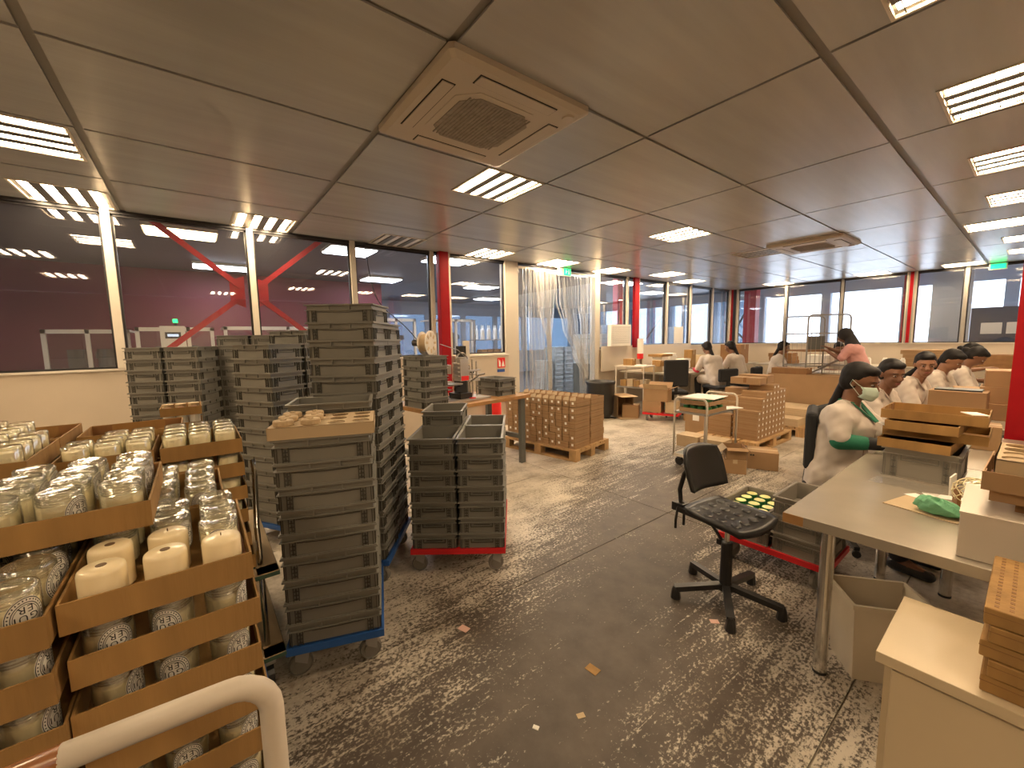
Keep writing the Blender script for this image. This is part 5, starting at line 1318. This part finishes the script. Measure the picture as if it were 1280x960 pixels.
MB().m(M_white).box(-.27, .30, -.20, .20, 0, .155).build('box_body', wbx, bev=.002); MB().m(M_white).box(-.272, .302, -.202, .202, .150, .158).build('lid', wbx)
MB().m(M_cardd).box(0, .3, 0, .2, 0, .035).build('small_brown_block', None, loc=(-.01, 2.12, .8998), label='small dark brown block under the punched trays on the white box', cat='block')
t = empty('brown_tray', (.11, 2.24, .936), R(1), 'dark brown shallow tray under the open tray on the white box', 'tray'); tray_kids(t, .36, .33, .042, M_cardp)
t = empty('brown_tray', (.11, 2.22, .979), R(-1), 'open brown tray holding the punched block on the white box', 'tray'); tray_kids(t, .385, .38, .062, M_cardp)
punched_tray((.11, 2.215, .984), 0, .345, .33, .10, 4, 4, .036, M_cardl, 'pale punched tray with round holes at the top right of the desk')
bdm = empty('cardboard_plate', (-.24, 2.46, .741), R(-14), 'flat cream card with a cut slot lying on the steel desk', 'card')
MB().m(M_cardl).box(-.12, .12, -.10, .10, 0, .003).build('plate', bdm); MB().m(M_cardp).box(-.06, .0, .06, .075, .003, .0035).build('slot_mark', bdm)
# green rag
rg = MB().m(M_lgreen); vs = []; n1, n2 = 36, 18
for i in range(n2+1):
    for j in range(n1):
        a = 2*math.pi*j/n1; t = math.pi*i/n2
        k_ = 1+.10*math.sin(3*a+i*.5)+.07*math.sin(8*a-i*.9)+.05*math.sin(13*a+i*1.7)
        r = math.sin(t)**.7*k_; z = .030*(1-math.cos(t))*(1+.16*math.sin(5*a+i*.8))*(1-.25*math.cos(a-.6)*math.sin(t))
        vs.append((.072*r*math.cos(a), .048*r*math.sin(a), max(.001, z)))
rg.add(vs, [(i*n1+j, i*n1+(j+1) % n1, (i+1)*n1+(j+1) % n1, (i+1)*n1+j) for i in range(n2) for j in range(n1)])
rg.build('green_rag', None, smooth=True, loc=(-.205, 2.40, .7445), rz=R(-10), label='crumpled green cloth lying on the cream card', cat='cloth')
# net bag and papers
nb = empty('net_bag', (-.12, 2.62, .741), R(15), 'cream string net bag of papers between the trays and the white box', 'bag')
net = MB().m(M_net)
for q in range(9):
    for s in (1, -1):
        pts = []
        for k in range(9):
            a = math.pi*k/8; b_ = s*(a*1.1)+q*.7
            pts.append((.075*math.sin(a*.93+.1)*math.cos(b_)+.0, .085*math.sin(a*.93+.1)*math.sin(b_), .002+.062*(1-math.cos(a))))
        net.tube(pts, .0022, 5)
net.build('string_net', nb)
MB().m(M_paper).box(-.045, .045, -.05, .05, .001, .02).build('folded_paper', nb); MB().m(M_cardd).prism([(-.06, -.03), (-.05, -.035), (-.05, .05), (-.06, .05)], 0, .07).build('brown_card', nb)
for k, (X, Y, r_, w) in enumerate([(-.285, 2.60, -.6, 'flat beside the net bag'), (-.235, 2.68, .4, 'near the grey crate')]):
    MB().m(M_paper).box(-.05, .05, -.03, .03, 0, .0015).build('paper_slip', None, loc=(X, Y, .741+.0), rz=r_, label='white paper slip lying %s' % w, cat='paper')
MB().m(M_paper).bar((0, 0, 0), (-.012, .0, .095), .07, .006).build('envelope_bundle', None, loc=(-.20, 2.76, .741), rz=R(80), label='upright bundle of white envelopes in front of the grey crate', cat='paper')
fl_ = MB().m(M_film)
n = 12
vs = [(-.13+.26*i/n, -.07+.14*j/n, .004+.010*abs(math.sin(i*1.3+j*.9))*math.sin(math.pi*i/n)) for i in range(n+1) for j in range(n+1)]
fl_.add(vs, [(i*(n+1)+j, (i+1)*(n+1)+j, (i+1)*(n+1)+j+1, i*(n+1)+j+1) for i in range(n) for j in range(n)]).build('plastic_film', None, smooth=True, loc=(-.36, 2.74, .741), rz=-.1, label='clear plastic film lying in front of the grey crate', cat='film')
# boxes on the second and third desks
box((-.33, 4.05, .741), R(4), (.44, .20, .155), 'closed brown box with a black tablet behind the brown trays')
MB().m(M_black).box(-.14, .14, -.09, .09, 0, .012).build('black_tablet', None, loc=(-.40, 5.20, 1.0), label='black tablet on the box beyond the second desk', cat='tablet')
box((-.40, 5.20, .741), R(0), (.34, .26, .258), 'brown box carrying the black tablet', tape=False)
for k in range(3): box((-.12+.02*k, 5.55+.02*k, .741+.141*k), R(2*k), (.40, .34, .14), 'large brown box, %s, left of the red column' % ['lowest', 'middle', 'topmost'][k], tape=(k == 2))
for k in range(2): box((-.05, 6.5, .741+.15*k), R(-2), (.40, .34, .145), 'brown box with white contents, %s, farther behind the red column pile' % ['lower', 'upper'][k], tape=False)
MB().m(M_paper).box(-.12, .12, -.1, .1, 0, .02).build('white_packets', None, loc=(-.05, 6.5, 1.042), label='white packets on the farther brown boxes', cat='packet')
box((-.42, 6.15, .741), R(8), (.18, .26, .20), 'small brown box between the third and fourth seated women', tape=False)
# bin, cabinet, flat boxes
bn = empty('waste_bin', (-.40, 2.13, 0), R(37), 'cream plastic waste bin beside the steel desk leg', 'bin')
w, d, h = .30, .235, .355
MBb = MB().m(M_binp)
def taper(x0, x1, y0, y1, z0, z1, k=.02): MBb.add([(x0+k, y0+k, z0), (x1-k, y0+k, z0), (x1-k, y1-k, z0), (x0+k, y1-k, z0), (x0, y0, z1), (x1, y0, z1), (x1, y1, z1), (x0, y1, z1)], [(0, 3, 2, 1), (0, 1, 5, 4), (1, 2, 6, 5), (2, 3, 7, 6), (3, 0, 4, 7)])
taper(0, w, 0, d, 0, h); taper(.006, w-.006, .006, d-.006, .006, h-.001)
MBb.build('bin_body', bn)
MB().m(M_binp).box(-.008, w+.008, -.008, .004, h-.018, h).box(-.008, w+.008, d-.004, d+.008, h-.018, h).box(-.008, .004, .004, d-.004, h-.018, h).box(w-.004, w+.008, .004, d-.004, h-.018, h).build('bin_rim', bn)
cbn = empty('cream_cabinet', (-.222, 1.468, 0), 0, 'cream metal cabinet at the lower right corner', 'cabinet')
MB().m(M_cab).box(-.0, .62, 0, .395, .568, .60).build('cabinet_top', cbn, bev=.002); MB().m(M_cab).box(.018, .60, .018, .38, 0, .566).build('cabinet_body', cbn)
MB().m(M_cab).box(.034, .60, .006, .0175, .01, .560).build('door', cbn, bev=.002)
for k in range(5):
    fb = empty('flat_carton', (.165+[0, .006, -.004, .004, -.006][k], 1.69, .6005+.0445*k), R([0, 1, -1, .5, 0][k]), 'flat brown carton, %s, on the cream cabinet' % ['lowest', 'second from below', 'third from below', 'fourth from below', 'topmost with rows of tiny holes'][k], 'box', 'flat cartons on the cabinet')
    MB().m(M_card).box(-.195, .20, -.19, .19, 0, .043).build('carton_body', fb, bev=.003)
    MB().m(M_cardd).box(-.196, .20, -.191, .191, .028, .0295).build('lid_edge', fb)
    if k == 4:
        g = MB().m(M_cardd)
        for i in range(16):
            for j in range(16): g.box(-.18+.024*i, -.172+.024*i, -.175+.023*j, -.163+.023*j, .0431, .0438)
        g.build('hole_rows', fb)
# white cabinet behind the masked woman
t = empty('small_white_cabinet', (-1.38, 5.05, 0), R(0), 'small white cabinet behind the masked woman', 'cabinet')
MB().m(M_white).box(-.02, .38, 0, .45, 0, .37).build('cabinet_body', t); MB().m(M_white).box(-.03, .39, -.01, .46, .37, .385).build('cabinet_top', t); MB().m(M_white).box(0, .36, -.012, -.001, .02, .35).build('door', t)
# scraps on the floor
for k, (X, Y, r_, s, m_, w) in enumerate([(-1.738, .997, .3, .028, M_pink, 'pinkish scrap of paper on the floor near the blue dolly'), (-1.139, 1.316, .1, .030, M_card, 'small cardboard scrap on the floor in the middle of the walkway'), (-.946, 2.056, .8, .022, M_pink, 'pale scrap on the floor near the chair foot'), (-1.015, 1.103, 1.2, .016, M_cardl, 'tiny tan scrap on the floor nearest the viewpoint'), (-1.09, .93, .5, .012, M_paper, 'tiny white scrap on the floor nearest the viewpoint')]):
    MB().m(m_).box(-s, s, -s*.7, s*.7, 0, .002).build('paper_scrap', None, loc=(X, Y, .0005), rz=r_, label=w, cat='scrap')
# ================================================================== PEOPLE
WS = bpy.data.scenes.new('workshop')     # small scene only used to evaluate modifiers
def remesh(mb, name, vox, m_, smooth=4, it=1):
    me = mb.mesh(name+'_raw'); o = bpy.data.objects.new('tmp', me); WS.collection.objects.link(o)
    r = o.modifiers.new('r', 'REMESH'); r.mode = 'VOXEL'; r.voxel_size = vox
    s = o.modifiers.new('s', 'SMOOTH'); s.factor = .5; s.iterations = smooth
    
    with bpy.context.temp_override(scene=WS, view_layer=WS.view_layers[0]): dg = bpy.context.evaluated_depsgraph_get()
    nm = bpy.data.meshes.new_from_object(o.evaluated_get(dg)); nm.name = name
    bpy.data.objects.remove(o); bpy.data.meshes.remove(me); nm.materials.clear(); nm.materials.append(m_); nm.shade_smooth(); return nm
def person(loc, rz, label, sz=.47, lean=.10, twist=0, hyaw=0, hpitch=-10, stand=False, armR=None, armL=None, coat=M_coat, sleeve=None, skin=M_skin, hair='bun', mask=False, collar=None, vox=.011, hood=False, size=1.0, legs=True, long_coat=True, glove=False):
    """faces +x; right hand side is -y.  armX = (elbow, wrist) in the person's frame"""
    t = empty('person', loc, rz, label, 'person'); t.scale = (size,)*3
    H0 = .90 if stand else sz+.09
    hip = Vector((0, 0, H0)); ch_ = Vector((lean*.62, 0, H0+.30)); nb_ = Vector((lean, 0, H0+.465)); 
    fy = R(hyaw); fp = R(hpitch)
    f = Vector((math.cos(fy)*math.cos(fp), math.sin(fy)*math.cos(fp), math.sin(fp))); l = Vector((-math.sin(fy), math.cos(fy), 0)); u = f.cross(l)
    hc = nb_+Vector((.025+lean*.25, 0, .155)) + f*.02
    HM = Matrix((f, l, u)).transposed().to_4x4(); HM.translation = hc
    h = lambda x, y, z: HM @ Vector((x, y, z))
    sh = {s: nb_+Vector((-.01, s*.165, -.055)) for s in (-1, 1)}
    dfl = {s: (sh[s]+Vector((.10, s*.05, -.24)), sh[s]+Vector((.32, s*.0-s*.03, -.22))) for s in (-1, 1)}
    if armR: dfl[-1] = tuple(Vector(p) for p in armR)
    if armL: dfl[1] = tuple(Vector(p) for p in armL)
    B = MB().m(skin)
    # head
    def ellh(c, rx, ry, rz): B.ell((0, 0, 0), rx, ry, rz, 16, 12, Matrix.Translation(h(*c)) @ HM.to_3x3().to_4x4())
    ellh((-.012, 0, .028), .096, .076, .092); ellh((.022, 0, -.030), .064, .058, .078); ellh((.040, 0, -.082), .034, .034, .026)
    ellh((.070, 0, .035), .018, .050, .014)      # brow
    ellh((.062, .030, -.018), .024, .020, .020); ellh((.062, -.030, -.018), .024, .020, .020)
    B.cap(h(.082, 0, .022), h(.104, 0, -.016), .009, .013, 8); ellh((.096, 0, -.020), .013, .017, .009)
    ellh((.080, 0, -.050), .014, .024, .007); ellh((.078, 0, -.061), .014, .020, .008)
    for s in (-1, 1): ellh((-.010, s*.078, -.002), .016, .008, .030)
    B.cap(nb_+Vector((-.005, 0, -.05)), h(-.018, 0, -.055), .058, .052, 14)
    # torso, arms, legs
    B.cap(hip, ch_, .115, .12, 14); B.cap(ch_+Vector((0, -.07, .04)), ch_+Vector((0, .07, .04)), .115, .115, 14); B.cap(sh[-1], sh[1], .055, .055, 12)
    for s in (-1, 1):
        e, w = dfl[s]; B.cap(sh[s], e, .050, .040, 12); B.cap(e, w, .040, .026, 12)
        d = (w-e).normalized(); side = d.cross(Vector((0, 0, 1))).normalized() if abs(d.z) < .95 else Vector((0, 1, 0)); up = side.cross(d)
        pm = w+d*.05; B.cap(w+side*.012, w+d*.075+side*.022, .017, .016, 8); B.cap(w-side*.012, w+d*.075-side*.022, .017, .016, 8); B.cap(w, w+d*.075, .018, .017, 8)
        for q, (o_, L_) in enumerate([(-.030, .060), (-.010, .072), (.010, .068), (.030, .052)]):
            k0 = w+d*.078+side*o_; k1 = k0+d*L_*.55-up*.006+side*o_*.12; k2 = k1+d*L_*.42-up*.022
            B.cap(k0, k1, .0090, .0085, 8); B.cap(k1, k2, .0085, .0075, 8)
        t0 = w+d*.025-side*s*-.026; t1 = w+d*.055+side*s*.050-up*.010; t2 = w+d*.085+side*s*.052-up*.016
        B.cap(w+d*.02+side*s*.018, t1, .012, .010, 8); B.cap(t1, t2, .0095, .0085, 8)
    if stand:
        K = {s: (Vector((0, s*.085, H0-.04)), Vector((.02, s*.09, .48)), Vector((-.01, s*.09, .07)), Vector((.13, s*.10, .03))) for s in (-1, 1)}
    else:
        K = {s: (Vector((.02, s*.085, H0-.02)), Vector((.40, s*.10, sz+.055)), Vector((.36, s*.10, .08)), Vector((.50, s*.11, .035))) for s in (-1, 1)}
    for s in (-1, 1):
        a, b, c, d = K[s]; B.cap(a, b, .078, .055, 12); B.cap(b, c, .053, .036, 12); B.cap(c, d, .036, .028, 10)
    link('body', remesh(B, 'person_body', min(vox, .0085) if vox < .012 else vox, skin, 3), t)
    # trousers and shoes
    T_ = MB().m(M_dark)
    for s in (-1, 1):
        a, b, c, d = K[s]; T_.cap(a, b, .092, .070, 12); T_.cap(b, c+Vector((0, 0, .03)), .068, .052, 12)
    T_.cap(hip+Vector((0, -.05, -.02)), hip+Vector((0, .05, -.02)), .12, .12, 12)
    link('trousers', remesh(T_, 'trousers', .014, M_dark, 3), t)
    for s in (-1, 1):
        a, b, c, d = K[s]; S_ = MB().m(M_black); S_.cap(c+Vector((-.02, 0, -.03)), d, .042, .032, 10); o = S_.build('shoe', t, smooth=True)
    # coat: torso, skirt over the lap, short sleeves
    Cc = MB().m(coat)
    Cc.cap(hip+Vector((-.01, -.055, .02)), ch_+Vector((-.01, -.05, 0)), .135, .135, 16); Cc.cap(hip+Vector((-.01, .055, .02)), ch_+Vector((-.01, .05, 0)), .135, .135, 16)
    Cc.cap(ch_+Vector((-.01, -.09, .06)), ch_+Vector((-.01, .09, .06)), .118, .118, 14); Cc.cap(sh[-1]+Vector((0, .01, .0)), sh[1]+Vector((0, -.01, .0)), .068, .068, 12)
    Cc.cap(nb_+Vector((-.01, -.05, -.03)), nb_+Vector((-.01, .05, -.03)), .066, .066, 12)
    Cc.ell(ch_+Vector((.075, 0, .0)), .085, .135, .115, 14, 9)
    for s in (-1, 1):
        e, w = dfl[s]; Cc.cap(sh[s], sh[s].lerp(e, .86), .072, .066, 14)
        a, b, c, d = K[s]
        if long_coat:
            if stand: Cc.cap(a, a.lerp(b, .75), .125, .13, 12)
            else: Cc.cap(a+Vector((0, 0, .01)), a.lerp(b, .72)+Vector((0, 0, .012)), .108, .098, 12); Cc.cap(hip+Vector((-.06, s*.07, -.02)), hip+Vector((-.10, s*.08, -.22)), .12, .09, 12)
    # gentle folds
    cm_ = remesh(Cc, 'coat', .012, coat, 3)
    nrm = [v.normal.copy() for v in cm_.vertices]
    for v, n_ in zip(cm_.vertices, nrm):
        c = v.co.copy(); k = .0022*math.sin(c.z*34+c.y*41+math.sin(c.x*23)*2.5)+.0014*math.sin(c.z*80-c.x*70+c.y*30)
        v.co = c+n_*k
    cm_.update(); link('coat', cm_, t)
    if stand is False or True:
        # lapel opening and collar
        for s in (-1, 1):
            p0 = nb_+Vector((.035, s*.058, .012)); p1 = ch_+Vector((.158, s*.010, .06))
            MB().m(collar or coat).bar(p0, p1, .034, .008).build('collar', t, label=('green collar' if collar else None))
            MB().m(collar or coat).bar(nb_+Vector((.035, s*.058, .012)), nb_+Vector((-.045, s*.045, .030)), .03, .012).build('collar', t)
    if sleeve:
        for s in (-1, 1):
            e, w = dfl[s]; M_ = MB().m(sleeve); M_.cap(sh[s].lerp(e, .70), e, .060, .056, 14); M_.cap(e, e.lerp(w, .50), .056, .046, 14)
            link('undersleeve', remesh(M_, 'undersleeve', .010, sleeve, 2), t, label='coloured sleeve below the white coat sleeve')
            if glove: G_ = MB().m(M_blackf); G_.cap(e.lerp(w, .48), e.lerp(w, 1.02), .042, .036, 14); G_.build('black_cuff', t, smooth=True, label='black protective cuff on the forearm'); MB().m(M_paper).cap(e.lerp(w, .90), e.lerp(w, .97), .0375, .0372, 14).build('wrist_band', t, smooth=True)
    # hair
    if not hood:
        Hh = MB().m(M_hair)
        def eh(c, rx, ry, rz): Hh.ell((0, 0, 0), rx, ry, rz, 16, 12, Matrix.Translation(h(*c)) @ HM.to_3x3().to_4x4())
        eh((-.030, 0, .045), .098, .084, .092); eh((-.050, 0, .0), .070, .080, .080); eh((.020, 0, .090), .060, .066, .036)
        for s in (-1, 1): eh((-.030, s*.050, .010), .048, .036, .060)
        if hair == 'bun': eh((-.135, 0, .0), .042, .045, .042); eh((-.10, 0, -.01), .04, .05, .05)
        if hair == 'tail':
            Hh.cap(h(-.085, 0, -.03), nb_+Vector((-.085, 0, .01)), .030, .028, 12); Hh.cap(nb_+Vector((-.085, 0, .01)), nb_+Vector((-.150, .01, -.17)), .030, .014, 12)
        link('hair', remesh(Hh, 'hair', .009, M_hair, 2), t)
    else:
        Hh = MB().m(M_dark)
        Hh.ell((0, 0, 0), .112, .098, .118, 16, 12, Matrix.Translation(h(-.020, 0, .02)) @ HM.to_3x3().to_4x4()); Hh.cap(h(-.05, 0, -.06), nb_+Vector((-.03, 0, -.02)), .085, .11, 14)
        link('head_scarf', remesh(Hh, 'head_scarf', .012, M_dark, 3), t)
    # face
    for s in (-1, 1):
        MB().m(M_eye).ell((0, 0, 0), .0085, .0125, .0052, 10, 6, Matrix.Translation(h(.0765, s*.031, .012)) @ HM.to_3x3().to_4x4()).m(M_hair).ell((0, 0, 0), .0035, .0058, .0050, 8, 6, Matrix.Translation(h(.0845, s*.031, .012)) @ HM.to_3x3().to_4x4()).build('eye', t, smooth=True)
        MB().m(M_hair).cap(h(.084, s*.015, .032), h(.076, s*.050, .034), .0035, .0022, 6).build('eyebrow', t, smooth=True)
    if mask:
        mk = MB().m(M_mask); vs = []; n, m_ = 12, 8
        for i in range(m_+1):
            for j in range(n+1):
                v = -1+2*j/n; w_ = -1+2*i/m_
                x = .118-.062*v*v-.020*w_*w_+.0025*math.sin(i*2.2); y = .070*v*(1-.18*max(0, -w_)); z = -.048+.050*w_*(1-.30*v*v)
                vs.append(tuple(h(x, y, z)))
        mk.add(vs, [(i*(n+1)+j, i*(n+1)+j+1, (i+1)*(n+1)+j+1, (i+1)*(n+1)+j) for i in range(m_) for j in range(n)])
        mo = mk.build('face_mask', t, smooth=True, label='pale green pleated face mask'); sd = mo.modifiers.new('s', 'SOLIDIFY'); sd.thickness = .002
        for s in (-1, 1): MB().m(M_mask).tube([h(.062, s*.066, -.018), h(.02, s*.082, .0), h(-.018, s*.089, .022), h(-.022, s*.086, -.01), h(.055, s*.067, -.075)], .0016, 6).build('ear_loop', mo)
    else:
        MB().m(M_lip).ell((0, 0, 0), .006, .021, .0045, 10, 6, Matrix.Translation(h(.0905, 0, -.0505)) @ HM.to_3x3().to_4x4()).ell((0, 0, 0), .006, .017, .005, 10, 6, Matrix.Translation(h(.088, 0, -.0600)) @ HM.to_3x3().to_4x4()).build('lips', t, smooth=True)
    return t
def W2P(loc, rz, p):   # world point into the person's frame
    return (Matrix.Translation(loc) @ Matrix.Rotation(rz, 4, 'Z')).inverted() @ Vector(p)
# masked woman
L0 = (-.80, 3.52, 0)
person(L0, R(-3), 'woman in white coat, pale green mask and green sleeves, sitting nearest at the steel desks', sz=.47, lean=.03, hyaw=-6, hpitch=-17, armR=(W2P(L0, R(-3), (-.76, 3.30, .80)), W2P(L0, R(-3), (-.53, 3.40, .80))), armL=((.16, .24, .80), (.36, .10, .80)), sleeve=M_green, collar=M_green, mask=True, hair='tail', vox=.008, glove=True)
office_chair((-.80, 3.64, 0), R(15), 'dark chair with tall narrow backrest under the masked woman', .46, .42)
person((-.97, 4.78, 0), R(-10), 'woman in white coat half hidden behind the masked woman, looking down', sz=.44, lean=.14, hyaw=-38, hpitch=-14, hair='bun', vox=.010)
office_chair((-1.07, 4.80, 0), R(-5), 'dark chair under the half-hidden second woman', .43, .30)
person((-.94, 5.84, 0), R(-10), 'woman in white coat turning her face towards the viewer, third at the desks', sz=.47, lean=.18, hyaw=-62, hpitch=-12, hair='tail', vox=.010, skin=M_skin2, collar=None)
office_chair((-1.05, 5.86, 0), R(-5), 'dark chair under the third seated woman', .46, .30)
person((-.90, 7.02, 0), R(-8), 'woman in white coat bending her head low over her work, fourth at the desks', sz=.47, lean=.20, hyaw=-12, hpitch=-38, hair='tail', vox=.012, skin=M_skin2)
office_chair((-1.02, 7.02, 0), R(-5), 'dark chair under the fourth seated woman', .46, .30)
person((-.84, 8.10, 0), R(0), 'dark haired worker in white, fifth at the desks, head bowed', sz=.47, lean=.24, hyaw=0, hpitch=-45, hair='bun', vox=.014)
office_chair((-.98, 8.10, 0), R(0), 'dark chair under the fifth seated worker', .46, .30)
person((-.92, 9.10, 0), R(0), 'farthest worker at the right desks, dark hair, arm stretched over the boxes', sz=.50, lean=.22, hyaw=10, hpitch=-25, hair='bun', vox=.014, armR=((.22, -.22, .92), (.46, -.12, .97)))
office_chair((-1.05, 9.10, 0), R(0), 'dark chair under the farthest worker', .49, .30)
# left group
person((-3.90, 8.16, 0), R(158), 'woman in white coat with red sleeves and long dark ponytail at the left table', sz=.56, lean=.20, hyaw=0, hpitch=-28, hair='tail', vox=.013, sleeve=M_redc)
office_chair((-3.81, 8.12, 0), R(158), 'chair under the red-sleeved woman at the left table', .55, .25)
person((-3.76, 8.86, 0), R(178), 'woman in white coat with tied dark hair, right of the red-sleeved woman', sz=.56, lean=.14, hyaw=0, hpitch=-22, hair='tail', vox=.013)
office_chair((-3.64, 8.86, 0), R(178), 'chair under the second coated woman at the left table', .55, .25)
person((-3.28, 9.30, 0), R(20), 'woman in white coat facing right with a long braid and red sleeve', sz=.54, lean=.08, hyaw=0, hpitch=-12, hair='tail', vox=.013, sleeve=M_redc)
office_chair((-3.38, 9.27, 0), R(20), 'chair under the woman with the long braid', .53, .25)
person((-2.62, 10.62, 0), R(-60), 'person with dark hair sitting beyond the roll cage', sz=.50, lean=.12, hpitch=-20, hair='tail', vox=.014)
office_chair((-2.66, 10.70, 0), R(-60), 'chair beyond the roll cage', .49, .25)
Lp = (-1.78, 8.66, 0)
person(Lp, R(188), 'standing person in pink blouse and dark head scarf reaching into the roll cage', stand=True, lean=.16, hyaw=0, hpitch=-25, armR=((.28, -.20, 1.20), (.46, -.10, 1.30)), armL=((.26, .22, 1.12), (.44, .12, 1.24)), coat=M_pinkc, hood=True, vox=.013, size=.97, long_coat=False)
bpy.data.scenes.remove(WS)
